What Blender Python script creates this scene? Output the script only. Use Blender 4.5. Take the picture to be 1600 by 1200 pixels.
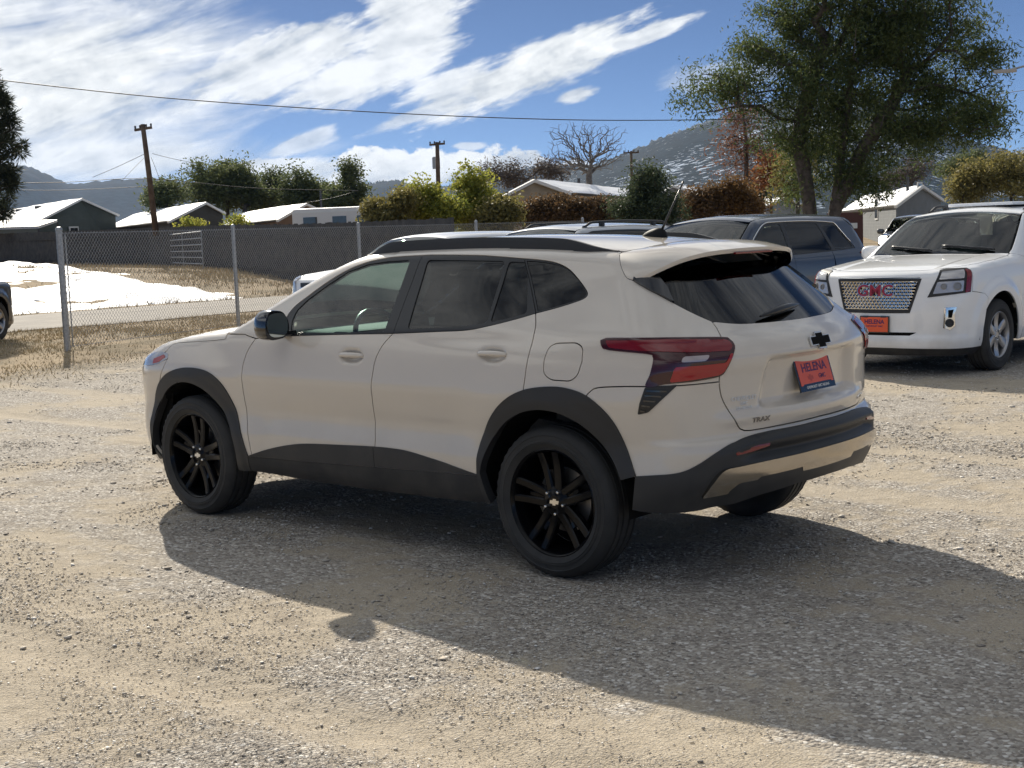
import bpy, bmesh, math, random
import numpy as np
from mathutils import Vector, Matrix
from mathutils.geometry import delaunay_2d_cdt
for o in list(bpy.data.objects): bpy.data.objects.remove(o)
SC = bpy.context.scene
COL = SC.collection
rad = math.radians
rng = np.random.default_rng(7)
random.seed(7)

# ------------------------------------------------------------------ camera
CAM_POS = (-3.9266, 5.5525, 1.5646)
CAM_YAW, CAM_PITCH, CAM_ROLL = -0.845402, -0.109718, -0.037276
def cam_axes():
    cy, sy = math.cos(CAM_YAW), math.sin(CAM_YAW)
    f = Vector((cy*math.cos(CAM_PITCH), sy*math.cos(CAM_PITCH), math.sin(CAM_PITCH)))
    r = Vector((sy, -cy, 0)); u = r.cross(f)
    c, s = math.cos(CAM_ROLL), math.sin(CAM_ROLL)
    return c*r+s*u, -s*r+c*u, f
_r, _u, _f = cam_axes()
cd = bpy.data.cameras.new('camera'); cam = bpy.data.objects.new('camera', cd); COL.objects.link(cam)
cam.matrix_world = Matrix(((_r.x,_u.x,-_f.x,CAM_POS[0]),(_r.y,_u.y,-_f.y,CAM_POS[1]),(_r.z,_u.z,-_f.z,CAM_POS[2]),(0,0,0,1)))
cd.sensor_width = 36; cd.lens = 36*2139.17/1600; cd.clip_start = .1; cd.clip_end = 30000
SC.camera = cam
# ------------------------------------------------------------------ light
SUN_EL, SUN_AZ = rad(30.0), rad(-31)      # azimuth from +X towards +Y
sun_dir = Vector((math.cos(SUN_EL)*math.cos(SUN_AZ), math.cos(SUN_EL)*math.sin(SUN_AZ), math.sin(SUN_EL)))
sl = bpy.data.lights.new('sun', 'SUN'); sl.energy = 4.4; sl.angle = rad(.53); sl.color = (1, .92, .79)
so = bpy.data.objects.new('sun', sl); COL.objects.link(so); so.rotation_euler = (-sun_dir).to_track_quat('-Z', 'Y').to_euler(); so.location = (0, 0, 30)
SC.view_settings.view_transform = 'Standard'; SC.view_settings.look = 'None'
SC.view_settings.exposure = 0.55; SC.view_settings.gamma = 1
SC.render.resolution_x = 1024; SC.render.resolution_y = 768
SC.render.engine = 'CYCLES'
cy = SC.cycles; cy.max_bounces = 6; cy.diffuse_bounces = 2; cy.glossy_bounces = 3; cy.transmission_bounces = 3; cy.transparent_max_bounces = 10; cy.caustics_reflective = False; cy.caustics_refractive = False; cy.sample_clamp_indirect = 8

# ------------------------------------------------------------------ node helpers
class NT:
    def __init__(s, tree): s.t = tree; s.n = tree.nodes; s.l = tree.links
    def add(s, typ, ins=None, **kw):
        n = s.n.new(typ)
        for k, v in kw.items(): setattr(n, k, v)
        for k, v in (ins or {}).items(): s.set(n.inputs[k], v)
        return n
    def set(s, sock, v):
        if isinstance(v, bpy.types.Node): v = v.outputs[0]
        if isinstance(v, bpy.types.NodeSocket): s.l.new(v, sock)
        else:
            if isinstance(v, (tuple, list)) and len(v) == 3 and sock.type == 'RGBA': v = (*v, 1)
            sock.default_value = v
    def math(s, op, a, b=0, c=None, clamp=False):
        n = s.n.new('ShaderNodeMath'); n.operation = op; n.use_clamp = clamp
        s.set(n.inputs[0], a); s.set(n.inputs[1], b)
        if c is not None: s.set(n.inputs[2], c)
        return n.outputs[0]
    def vmath(s, op, a, b=(0,0,0), out=0):
        n = s.n.new('ShaderNodeVectorMath'); n.operation = op; s.set(n.inputs[0], a); s.set(n.inputs[1], b); return n.outputs[out]
    def mix(s, fac, a, b, blend='MIX'):
        n = s.n.new('ShaderNodeMix'); n.data_type = 'RGBA'; n.blend_type = blend; n.clamp_factor = True
        s.set(n.inputs[0], fac); s.set(n.inputs[6], a); s.set(n.inputs[7], b); return n.outputs[2]
    def noise(s, vec, scale, detail=4, rough=.55, dist=0, out=0, dim='3D'):
        n = s.n.new('ShaderNodeTexNoise'); n.noise_dimensions = dim
        if vec is not None: s.set(n.inputs['Vector'], vec)
        n.inputs['Scale'].default_value = scale; n.inputs['Detail'].default_value = detail
        n.inputs['Roughness'].default_value = rough; n.inputs['Distortion'].default_value = dist
        return n.outputs[out]
    def voro(s, vec, scale, feature='F1', out=0, rand=1):
        n = s.n.new('ShaderNodeTexVoronoi'); n.feature = feature; s.set(n.inputs['Vector'], vec)
        n.inputs['Scale'].default_value = scale; n.inputs['Randomness'].default_value = rand; return n.outputs[out]
    def ramp(s, fac, stops, interp='LINEAR'):
        n = s.n.new('ShaderNodeValToRGB'); cr = n.color_ramp; cr.interpolation = interp
        while len(cr.elements) > 1: cr.elements.remove(cr.elements[-1])
        for i, (p, c) in enumerate(stops):
            e = cr.elements[0] if i == 0 else cr.elements.new(p)
            e.position = p; e.color = (*c, 1) if isinstance(c, (tuple, list)) else (c, c, c, 1)
        s.set(n.inputs[0], fac); return n.outputs[0]
    def maprange(s, v, a, b, c=0, d=1, smooth=True):
        n = s.n.new('ShaderNodeMapRange'); n.interpolation_type = 'SMOOTHSTEP' if smooth else 'LINEAR'
        s.set(n.inputs[0], v)
        for i, x in enumerate((a, b, c, d)): s.set(n.inputs[i+1], x)
        return n.outputs[0]
    def bump(s, h, strength=.5, dist=.01, normal=None):
        n = s.n.new('ShaderNodeBump'); n.inputs['Strength'].default_value = strength; n.inputs['Distance'].default_value = dist
        s.set(n.inputs['Height'], h)
        if normal is not None: s.set(n.inputs['Normal'], normal)
        return n.outputs[0]

MATS = {}
def pmat(name, col=(.5,.5,.5), rough=.5, metal=0, coat=0, spec=.5, coat_rough=.03, emit=None, estr=0, fn=None, bump=None):
    m = bpy.data.materials.new(name); m.use_nodes = True
    t = NT(m.node_tree); b = t.n['Principled BSDF']
    b.inputs['Base Color'].default_value = (*col, 1); b.inputs['Roughness'].default_value = rough
    b.inputs['Metallic'].default_value = metal; b.inputs['Coat Weight'].default_value = coat
    b.inputs['Coat Roughness'].default_value = coat_rough; b.inputs['Specular IOR Level'].default_value = spec
    if emit: b.inputs['Emission Color'].default_value = (*emit, 1); b.inputs['Emission Strength'].default_value = estr
    if fn: fn(t, b)
    MATS[name] = m; return m
def tc(t, which='Object'): return t.add('ShaderNodeTexCoord').outputs[which]
def geo(t): return t.add('ShaderNodeNewGeometry').outputs['Position']

def vary(col, col2, scale, detail=4, bump=0, bscale=None, lo=.35, hi=.65):
    def fn(t, b):
        v = geo(t)
        n = t.noise(v, scale, detail)
        t.set(b.inputs['Base Color'], t.mix(t.maprange(n, lo, hi), col, col2))
        if bump: t.set(b.inputs['Normal'], t.bump(t.noise(v, bscale or scale*4, 5), bump, .02))
    return fn

# ------------------------------------------------------------------ object helpers
def link(name, me, mat=None, parent=None):
    o = bpy.data.objects.new(name, me); COL.objects.link(o)
    if mat is not None:
        for m in (mat if isinstance(mat, (list, tuple)) else [mat]): me.materials.append(m)
    if parent is not None: o.parent = parent
    return o
def mesh(name, V, Fc, mat=None, parent=None, smooth=False):
    me = bpy.data.meshes.new(name); me.from_pydata([tuple(map(float, v)) for v in V], [], [tuple(map(int, f)) for f in Fc]); me.update()
    if smooth: me.shade_smooth()
    return link(name, me, mat, parent)
def fastmesh(name, V, Fc, mat=None, parent=None, smooth=False):
    V = np.asarray(V, np.float32); Fc = np.asarray(Fc, np.int32); k = Fc.shape[1]
    me = bpy.data.meshes.new(name); me.vertices.add(len(V)); me.vertices.foreach_set('co', V.ravel())
    me.loops.add(Fc.size); me.loops.foreach_set('vertex_index', Fc.ravel())
    me.polygons.add(len(Fc)); me.polygons.foreach_set('loop_start', np.arange(0, Fc.size, k, dtype=np.int32))
    me.update(calc_edges=True); me.validate()
    if smooth: me.shade_smooth()
    return link(name, me, mat, parent)
def bobj(name, bm, mat=None, parent=None, smooth=False, angle=None):
    me = bpy.data.meshes.new(name); bmesh.ops.recalc_face_normals(bm, faces=bm.faces[:]); bm.to_mesh(me); bm.free()
    if smooth: me.shade_smooth()
    if angle: me.shade_smooth(); me.set_sharp_from_angle(angle=rad(angle))
    return link(name, me, mat, parent)
def empty(name, loc=(0,0,0), rz=0, parent=None):
    o = bpy.data.objects.new(name, None); COL.objects.link(o); o.location = loc; o.rotation_euler = (0, 0, rz)
    o.empty_display_size = .1
    if parent is not None: o.parent = parent
    return o
def tag(o, label=None, cat=None, group=None, kind=None):
    if label: o['label'] = label
    if cat: o['category'] = cat
    if group: o['group'] = group
    if kind: o['kind'] = kind
    return o
def box(bm, c, s, rot=None, bev=0):
    r = bmesh.ops.create_cube(bm, size=1); vs = r['verts']
    M = Matrix.Translation(c) @ (rot.to_4x4() if rot is not None else Matrix()) @ Matrix.Diagonal((*s, 1))
    bmesh.ops.transform(bm, matrix=M, verts=vs)
    if bev:
        es = list({e for v in vs for e in v.link_edges})
        bmesh.ops.bevel(bm, geom=es, offset=bev, segments=2, affect='EDGES', profile=.7)
    return vs
def boxobj(name, c, s, mat, parent=None, rot=None, bev=0):
    bm = bmesh.new(); box(bm, c, s, rot, bev); return bobj(name, bm, mat, parent)
def tube(bm, pts, rads, seg=8, cap=True):
    pts = [Vector(tuple(map(float, p))) for p in pts]
    rads = [float(rads)]*len(pts) if not hasattr(rads, '__len__') else [float(x) for x in rads]
    rings = []
    prev = None
    for i, p in enumerate(pts):
        d = (pts[min(i+1, len(pts)-1)] - pts[max(i-1, 0)])
        if d.length < 1e-9: d = Vector((0, 0, 1))
        d.normalize()
        if prev is None:
            a = d.orthogonal().normalized()
        else:
            a = prev - d*prev.dot(d)
            a = a.normalized() if a.length > 1e-6 else d.orthogonal().normalized()
        prev = a; b = d.cross(a)
        rings.append([bm.verts.new(p + rads[i]*(math.cos(2*math.pi*k/seg)*a + math.sin(2*math.pi*k/seg)*b)) for k in range(seg)])
    for i in range(len(rings)-1):
        for k in range(seg):
            bm.faces.new((rings[i][k], rings[i][(k+1) % seg], rings[i+1][(k+1) % seg], rings[i+1][k]))
    if cap and len(rings) > 1:
        bm.faces.new(rings[0][::-1]); bm.faces.new(rings[-1])
    return rings
def lathe(bm, prof, seg=48, axis='Y', closed=False, c=(0,0,0)):
    """prof: list of (r, a) with a along the axis"""
    rings = []
    for r, a in prof:
        ring = []
        for k in range(seg):
            t = 2*math.pi*k/seg; u, w = r*math.cos(t), r*math.sin(t)
            p = (u, a, w) if axis == 'Y' else ((a, u, w) if axis == 'X' else (u, w, a))
            ring.append(bm.verts.new((p[0]+c[0], p[1]+c[1], p[2]+c[2])))
        rings.append(ring)
    n = len(rings)
    for i in range(n if closed else n-1):
        A, B = rings[i], rings[(i+1) % n]
        for k in range(seg): bm.faces.new((A[k], A[(k+1) % seg], B[(k+1) % seg], B[k]))
    return rings
def prism(bm, poly, M, depth):
    """poly list of 2D (a,b); M maps (a,b,c) to 3D; extruded c 0..depth"""
    A = [bm.verts.new(M @ Vector((a, b, 0))) for a, b in poly]; B = [bm.verts.new(M @ Vector((a, b, depth))) for a, b in poly]
    bm.faces.new(A[::-1]); bm.faces.new(B); n = len(poly)
    for i in range(n): bm.faces.new((A[i], A[(i+1) % n], B[(i+1) % n], B[i]))

# ------------------------------------------------------------------ sky
def build_world():
    w = bpy.data.worlds.new('World'); SC.world = w; w.use_nodes = True
    w.cycles.sampling_method = 'MANUAL'; w.cycles.sample_map_resolution = 512
    t = NT(w.node_tree); bg = t.n['Background']
    sky = t.add('ShaderNodeTexSky', sky_type='NISHITA'); sky.sun_disc = False; sky.sun_elevation = SUN_EL; sky.sun_rotation = math.pi/2-SUN_AZ
    sky.altitude = 1200; sky.air_density = .37; sky.dust_density = .12; sky.ozone_density = 2.4
    d = t.add('ShaderNodeTexCoord').outputs['Generated']
    d = t.vmath('NORMALIZE', d)
    yaw = CAM_YAW
    R_ = (math.sin(yaw), -math.cos(yaw), 0); F_ = (math.cos(yaw), math.sin(yaw), 0)
    a = t.vmath('DOT_PRODUCT', d, R_, out=1); b = t.vmath('DOT_PRODUCT', d, F_, out=1); z = t.add('ShaderNodeSeparateXYZ', {0: d}).outputs[2]
    u = t.math('MULTIPLY', t.math('ARCTAN2', a, b), 57.2958); v = t.math('MULTIPLY', t.math('ARCSINE', z), 57.2958)
    def vec(x, y, w=0.): return t.add('ShaderNodeCombineXYZ', {0: x, 1: y, 2: w}).outputs[0]
    def rotv(ang):
        c, s = math.cos(rad(ang)), math.sin(rad(ang))
        return vec(t.math('ADD', t.math('MULTIPLY', u, c), t.math('MULTIPLY', v, s)), t.math('SUBTRACT', t.math('MULTIPLY', v, c), t.math('MULTIPLY', u, s)))
    RV = {a_: rotv(a_) for a_ in sorted({c[4] for c in CLOUDS}|{18})}
    wisp = t.noise(t.vmath('MULTIPLY', RV[18], (.13, .62, 0)), 1.0, 6, .62, .35, dim='2D')
    fine = t.noise(t.vmath('MULTIPLY', RV[18], (.5, 1.9, 0)), 1.0, 5, .6, .2, dim='2D')
    puff = t.noise(t.vmath('MULTIPLY', vec(u, v), (.75, 1.15, 0)), 1.0, 6, .58, dim='2D')
    acc = {}
    for (cu, cv, ru, rv, ang, kind, amt) in CLOUDS:
        c, s = math.cos(rad(ang)), math.sin(rad(ang)); pu, pv = cu*c+cv*s, cv*c-cu*s
        n = t.n.new('ShaderNodeVectorMath'); n.operation = 'MULTIPLY_ADD'; t.set(n.inputs[0], RV[ang]); n.inputs[1].default_value = (1/ru, 1/rv, 0); n.inputs[2].default_value = (-pu/ru, -pv/rv, 0)
        l = t.vmath('LENGTH', n.outputs[0], out=1); key = (kind, amt)
        acc[key] = l if key not in acc else t.math('MINIMUM', acc[key], l)
    wn = t.math('ADD', t.math('MULTIPLY', wisp, 1.0), t.math('MULTIPLY', fine, .25)); fn_ = t.math('ADD', t.math('MULTIPLY', wisp, 1.0), t.math('MULTIPLY', fine, .9)); pn = t.math('MULTIPLY', puff, 1.7)
    mask = None
    for (kind, amt), l in acc.items():
        nz, mean, sharp = {'w': (wn, .58, .85), 'f': (fn_, .95, .45), 'p': (pn, .85, .22)}[kind]
        m = t.maprange(t.math('SUBTRACT', nz, l), mean-1, mean-1+sharp, 0, amt)
        mask = m if mask is None else t.math('MAXIMUM', mask, m)
    # unseen cloud added over the rest of the dome to raise the fill light
    pl = t.vmath('DIVIDE', d, vec(t.math('ADD', z, .18), t.math('ADD', z, .18), t.math('ADD', z, .18)))
    dome = t.noise(t.vmath('MULTIPLY', pl, (.9, 1.5, .2)), 1.0, 5, .6, .4, dim='2D')
    dome = t.math('MULTIPLY', t.maprange(dome, .34, .58), t.maprange(v, 9.5, 18, 0, .97))
    side = t.maprange(t.math('SUBTRACT', t.math('MULTIPLY', b, .45), a), -.75, .55, .38, 1.0)      # thicker on the sun's side, thinning behind the viewer and to the right
    mask = t.math('MAXIMUM', mask, t.math('MULTIPLY', dome, side))
    mask = t.math('MULTIPLY', mask, t.maprange(v, -.5, .5))
    shade = t.math('ADD', t.math('MULTIPLY', puff, .35), t.math('MULTIPLY', wisp, .65))
    ccol = t.ramp(shade, [(.30, (.34, .38, .43)), (.45, (.60, .62, .63)), (.60, (.78, .79, .785))])
    k = t.math('MULTIPLY', 1.0, 1.0)
    skyc = t.mix(1.0, sky.outputs[0], (SKY_K, SKY_K, SKY_K), 'MULTIPLY')
    col = t.mix(mask, skyc, ccol)
    t.set(bg.inputs[0], col); bg.inputs[1].default_value = 1.0
SKY_K = .058
CLOUDS = [(-17.61,6.46,10.71,5.36,10,'w',1),(-23.00,8.07,11.25,6.96,0,'w',1),(-9.13,7.24,5.62,1.39,18,'f',0.9),(-3.64,8.51,2.95,2.28,50,'f',0.9),(-5.81,6.55,4.02,1.12,18,'f',0.9),(1.53,6.62,6.29,1.23,18,'f',1),(-1.65,5.92,2.95,1.07,18,'f',0.9),(5.75,7.70,2.95,0.43,18,'f',0.9),(-3.54,4.95,2.41,0.37,18,'f',0.7),(-15.87,3.60,8.84,1.61,0,'w',0.9),(-9.37,2.93,3.75,0.64,0,'f',0.9),(-8.28,3.93,1.87,0.48,18,'f',0.7),(3.07,5.53,1.18,0.35,10,'f',0.9),(9.20,5.96,3.21,0.80,0,'f',0.3),(-5.34,2.88,2.41,0.80,0,'p',1),(-2.84,2.72,2.95,0.96,0,'p',1),(0.07,2.62,2.41,0.91,0,'p',1),(2.17,2.28,1.87,0.64,0,'p',0.9),(-7.06,2.47,1.87,0.43,0,'p',0.9),(-1.35,3.63,0.75,0.21,0,'f',0.7),(20.37,2.26,1.61,0.16,0,'p',0.7)]
build_world()

# ------------------------------------------------------------------ vehicle body surfaces
def pchip(xs, ys):
    xs = np.asarray(xs, float); ys = np.asarray(ys, float); h = np.diff(xs); d = np.diff(ys)/h
    m = np.zeros_like(ys); m[0], m[-1] = d[0], d[-1]
    for i in range(1, len(xs)-1):
        if d[i-1]*d[i] > 0:
            w1, w2 = 2*h[i]+h[i-1], h[i]+2*h[i-1]; m[i] = (w1+w2)/(w1/d[i-1]+w2/d[i])
    def f(x):
        x = np.clip(np.asarray(x, float), xs[0], xs[-1]); i = np.clip(np.searchsorted(xs, x)-1, 0, len(xs)-2)
        t = (x-xs[i])/h[i]; t2, t3 = t*t, t*t*t
        return (2*t3-3*t2+1)*ys[i]+(t3-2*t2+t)*h[i]*m[i]+(-2*t3+3*t2)*ys[i+1]+(t3-t2)*h[i]*m[i+1]
    return f
def tab(*p): return pchip([a for a, b in p], [b for a, b in p])
def smax(a, b, k):
    h = np.clip(.5+.5*(a-b)/k, 0, 1); return b*(1-h)+a*h+k*h*(1-h)
def smin(a, b, k): return -smax(-a, -b, k)
def sst(a, b, x):
    t = np.clip((x-a)/(b-a), 0, 1); return t*t*(3-2*t)
class Body:
    """implicit vehicle skin (x forward from the rear axle, y left, z up), symmetric in y"""
    XA, XB, Y0, K = -.15, 3.0, .30, .6
    kc, kt = .16, .07
    def F(s, P):
        x, y, z = P[..., 0], np.abs(P[..., 1]), P[..., 2]
        a = y-s.Ys(x, z); b = s.Xr(y, z)-x; c = x-s.Xf(y, z); d = z-s.Zt(x, y)
        kc = s.kc(z) if callable(s.kc) else s.kc
        return smax(smax(smax(a, b, kc), c, .18), d, s.kt)
    @property
    def smid(s): return -s.XA + s.K*math.pi/2 + s.Y0
    @property
    def sfront(s): return -s.XB - s.K*math.pi/2 - s.Y0
    def rays(s, S):
        S = np.asarray(S, float); flip = S > s.smid; S2 = np.where(flip, 2*s.smid-S, S)
        flip2 = S2 < s.sfront; S2 = np.where(flip2, 2*s.sfront-S2, S2); flip = flip | flip2
        x = np.clip(-S2, s.XA, s.XB)
        a = np.clip((S2+s.XA)/s.K, 0, math.pi/2); b = np.clip((-s.XB-S2)/s.K, 0, math.pi/2)
        yo = np.full_like(x, s.Y0)
        e = -s.XA+s.K*math.pi/2; yo = np.where(S2 > e, s.Y0-(S2-e), yo)
        g = -s.XB-s.K*math.pi/2; yo = np.where(S2 < g, s.Y0-(g-S2), yo)
        dx = np.where(a > 0, -np.sin(a), np.sin(b)); dy = np.where(a > 0, np.cos(a), np.cos(b))
        sg = np.where(flip, -1., 1.)
        return x, yo*sg, dx, dy*sg
    def side(s, S, Z):
        x, y, dx, dy = s.rays(S); Z = np.asarray(Z, float)
        lo = np.zeros_like(x); hi = np.full_like(x, 1.6)
        for _ in range(34):
            m = .5*(lo+hi); f = s.F(np.stack([x+dx*m, y+dy*m, Z], -1)); i = f < 0
            lo = np.where(i, m, lo); hi = np.where(i, hi, m)
        return np.stack([x+dx*lo, y+dy*lo, Z], -1)
    def top(s, X, Y, z0=.62):
        X = np.asarray(X, float); Y = np.asarray(Y, float); lo = np.full_like(X, z0); hi = np.full_like(X, 2.2)
        for _ in range(34):
            m = .5*(lo+hi); f = s.F(np.stack([X, Y, m], -1)); i = f < 0
            lo = np.where(i, m, lo); hi = np.where(i, hi, m)
        return np.stack([X, Y, lo], -1)
    def normal(s, P, e=2e-3):
        g = np.stack([s.F(P+np.eye(3)[k]*e)-s.F(P-np.eye(3)[k]*e) for k in range(3)], -1)
        return g/np.maximum(np.linalg.norm(g, axis=-1, keepdims=True), 1e-9)
    def s_of(s, P):
        """inverse of side(): parameter of a point of the skin (left half)"""
        x, y = P[..., 0], P[..., 1]
        a = np.arctan2(s.XA-x, y-s.Y0); b = np.arctan2(x-s.XB, y-s.Y0)
        S = -x
        S = np.where(x < s.XA, -s.XA+s.K*np.clip(a, 0, math.pi/2), S)
        S = np.where((x < s.XA) & (y < s.Y0), -s.XA+s.K*math.pi/2+(s.Y0-y), S)
        S = np.where(x > s.XB, -s.XB-s.K*np.clip(b, 0, math.pi/2), S)
        S = np.where((x > s.XB) & (y < s.Y0), -s.XB-s.K*math.pi/2-(s.Y0-y), S)
        return S
def resample(poly, step, closed=True):
    P = np.asarray(poly, float); Q = []
    n = len(P)
    for i in range(n if closed else n-1):
        a, b = P[i], P[(i+1) % n]; k = max(1, int(np.ceil(np.linalg.norm(b-a)/step)))
        for j in range(k): Q.append(a+(b-a)*j/k)
    if not closed: Q.append(P[-1])
    return np.array(Q)
def round_poly(P, r=.02, n=4):
    """round the corners of a closed polygon"""
    P = np.asarray(P, float); out = []; m = len(P)
    for i in range(m):
        a, b, c = P[i-1], P[i], P[(i+1) % m]; u, v = a-b, c-b; lu, lv = np.linalg.norm(u), np.linalg.norm(v)
        if lu < 1e-9 or lv < 1e-9: continue
        cosang = np.dot(u, v)/(lu*lv)
        if cosang < -.93: out.append(b); continue
        rr = min(r, .45*lu, .45*lv); p, q = b+u/lu*rr, b+v/lv*rr
        for k in range(n+1):
            t = k/n; out.append((1-t)**2*p+2*t*(1-t)*b+t*t*q)
    return np.array(out)
def smooth_curve(P, step=.02, it=0):
    """Catmull-Rom through an open list of points"""
    P = np.asarray(P, float)
    if len(P) < 3: return resample(P, step, False)
    Q = np.vstack([2*P[0]-P[1], P, 2*P[-1]-P[-2]]); out = []
    for i in range(1, len(Q)-2):
        n = max(2, int(np.linalg.norm(Q[i+1]-Q[i])/step))
        for k in range(n):
            t = k/n; t2, t3 = t*t, t*t*t
            out.append(.5*((2*Q[i])+(-Q[i-1]+Q[i+1])*t+(2*Q[i-1]-5*Q[i]+4*Q[i+1]-Q[i+2])*t2+(-Q[i-1]+3*Q[i]-3*Q[i+1]+Q[i+2])*t3))
    out.append(P[-1]); return np.array(out)
def area2(P): return float(np.sum(P[:, 0]*np.roll(P[:, 1], -1)-np.roll(P[:, 0], -1)*P[:, 1]))
def inset(P, d):
    P = np.asarray(P, float)
    if area2(P) < 0: P = P[::-1]
    a = P-np.roll(P, 1, 0); b = np.roll(P, -1, 0)-P
    a /= np.maximum(np.linalg.norm(a, axis=1, keepdims=True), 1e-9); b /= np.maximum(np.linalg.norm(b, axis=1, keepdims=True), 1e-9)
    na, nb = np.stack([-a[:, 1], a[:, 0]], 1), np.stack([-b[:, 1], b[:, 0]], 1)
    m = na+nb; l = np.linalg.norm(m, axis=1, keepdims=True); m = m/np.maximum(l, 1e-6)
    k = np.clip(1/np.maximum(np.sum(m*na, 1, keepdims=True), .4), 1, 2.2)
    return P+m*k*d
def inpoly(P, X, Y):
    r = np.zeros(X.shape, bool); n = len(P); j = n-1
    for i in range(n):
        xi, yi, xj, yj = *P[i], *P[j]
        c = ((yi > Y) != (yj > Y)) & (X < (xj-xi)*(Y-yi)/(yj-yi+1e-15)+xi); r ^= c; j = i
    return r
def panel(name, body, poly, mat, parent, off=0., gap=.0027, depth=.014, res=.022, holes=(), top=False, mirror=False, mirpoly=False, bulge=None, both=False, lip=None):
    """a piece of the body skin bounded by a polygon in (s,z) -- or (x,y) when top -- with turned-in edges.
    bulge(u,v)->extra offset along the normal"""
    poly = np.asarray(poly, float)
    if area2(poly) < 0: poly = poly[::-1]
    P = inset(resample(poly, res*.8), gap) if gap else resample(poly, res*.8)
    H = [inset(resample(np.asarray(h, float), res*.8), -gap)[::-1] for h in holes]
    lo, hi = P.min(0), P.max(0)
    gx, gy = np.meshgrid(np.arange(lo[0], hi[0]+res, res), np.arange(lo[1], hi[1]+res, res)); gx = gx.copy(); gx[1::2] += res/2
    m = inpoly(inset(P, res*.45), gx, gy)
    for h in H: m &= ~inpoly(inset(h, -res*.45), gx, gy)
    pts = [P]+H+[np.stack([gx[m], gy[m]], 1)]; nb = sum(len(a) for a in pts[:-1]); A = np.vstack(pts)
    edges = []; o = 0; loops = []
    for a in pts[:-1]:
        k = len(a); idx = list(range(o, o+k)); loops.append(idx); edges += [(idx[i], idx[(i+1) % k]) for i in range(k)]; o += k
    V2, E2, F2, ov, oe, of = delaunay_2d_cdt([Vector(a) for a in A], edges, [], 0, 1e-7)
    V2 = np.array([tuple(v) for v in V2]); tri = np.array([tuple(f) for f in F2 if len(f) == 3], int)
    c = V2[tri].mean(1); ok = inpoly(P, c[:, 0], c[:, 1])
    for h in H: ok &= ~inpoly(h, c[:, 0], c[:, 1])
    tri = tri[ok]
    inv = {}
    for i, l in enumerate(ov):
        for k in l: inv[k] = i
    V3 = body.top(V2[:, 0], V2[:, 1]) if top else body.side(V2[:, 0], V2[:, 1])
    N = body.normal(V3)
    d = np.full(len(V3), off)
    if bulge is not None: d = d+bulge(V2[:, 0], V2[:, 1])
    X = V3+N*d[:, None]
    if bulge is not None:
        # recompute vertex normals from the faces
        fn = np.cross(X[tri[:, 1]]-X[tri[:, 0]], X[tri[:, 2]]-X[tri[:, 0]]); NN = np.zeros_like(X)
        for k in range(3): np.add.at(NN, tri[:, k], fn)
        NN /= np.maximum(np.linalg.norm(NN, axis=1, keepdims=True), 1e-12); NN *= np.sign(np.sum(NN*N, 1, keepdims=True)); Nn = NN
    else: Nn = N
    # orient
    f0 = np.cross(X[tri[:, 1]]-X[tri[:, 0]], X[tri[:, 2]]-X[tri[:, 0]])
    if np.sum(np.sum(f0*N[tri[:, 0]], 1)) < 0: tri = tri[:, ::-1]; flipd = True
    else: flipd = False
    Vs = [X]; Ns = [Nn]; Fs = [tri]; base = len(X)
    if depth:
        for L in loops:
            idx = np.array([inv[i] for i in L]); k = len(idx)
            Pt = X[idx]; Pn = N[idx]
            tang = np.roll(Pt, -1, 0)-np.roll(Pt, 1, 0); outw = np.cross(tang, Pn); outw /= np.maximum(np.linalg.norm(outw, axis=1, keepdims=True), 1e-9)
            if flipd: outw = -outw
            Vs += [Pt+Pn*0, Pt-Pn*depth]; Ns += [outw, outw]
            a = base+np.arange(k); b = base+np.roll(np.arange(k), -1)
            q = np.vstack([np.stack([a, a+k, b], 1), np.stack([b, a+k, b+k], 1)])
            if flipd: q = q[:, ::-1]
            Fs.append(q); base += 2*k
    V = np.vstack(Vs); Nm = np.vstack(Ns); T = np.vstack(Fs)
    outs = []
    for sgn in ((1, -1) if mirror else (1,)):
        Vv = V*np.array([1, sgn, 1]); Nv = Nm*np.array([1, sgn, 1]); Tt = T if sgn == 1 else T[:, ::-1]
        ob = fastmesh(name, Vv, Tt, mat, parent); me = ob.data; me.shade_smooth()
        try: me.normals_split_custom_set_from_vertices([tuple(n) for n in Nv])
        except Exception as ex: print('normals', ex)
        outs.append(ob)
    return outs

# ------------------------------------------------------------------ terrain
def terr(x, y):
    w = .45+.55*sst(-34, -18, y)
    z = 1.15*sst(27.4, 50, x)*w
    return z + .9*sst(60, 140, np.hypot(x, y))
_ph = rng.uniform(0, 6.28, 64); _dr = rng.uniform(0, 6.28, 64)
def fbm(x, y, f0=1., octv=5, seed=0, gain=.5):
    """cheap sum of rotated value noise"""
    out = np.zeros_like(x, dtype=float); amp = 1.; tot = 0.
    r = np.random.default_rng(seed+11)
    for o in range(octv):
        G = r.random((64, 64)); a = r.uniform(0, 6.28); c, s = math.cos(a), math.sin(a); X = (c*x-s*y)*f0+r.uniform(0, 64); Y = (s*x+c*y)*f0+r.uniform(0, 64)
        xi, yi = np.floor(X).astype(int), np.floor(Y).astype(int); fx, fy = X-xi, Y-yi; fx = fx*fx*(3-2*fx); fy = fy*fy*(3-2*fy)
        g = lambda i, j: G[(xi+i) % 64, (yi+j) % 64]
        out += amp*((g(0,0)*(1-fx)+g(1,0)*fx)*(1-fy)+(g(0,1)*(1-fx)+g(1,1)*fx)*fy); tot += amp; amp *= gain; f0 *= 2.03
    return out/tot
def track_lines(): return ((2.75, .10), (4.25, .10), (-1.55, .05), (-3.05, .05))
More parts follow.
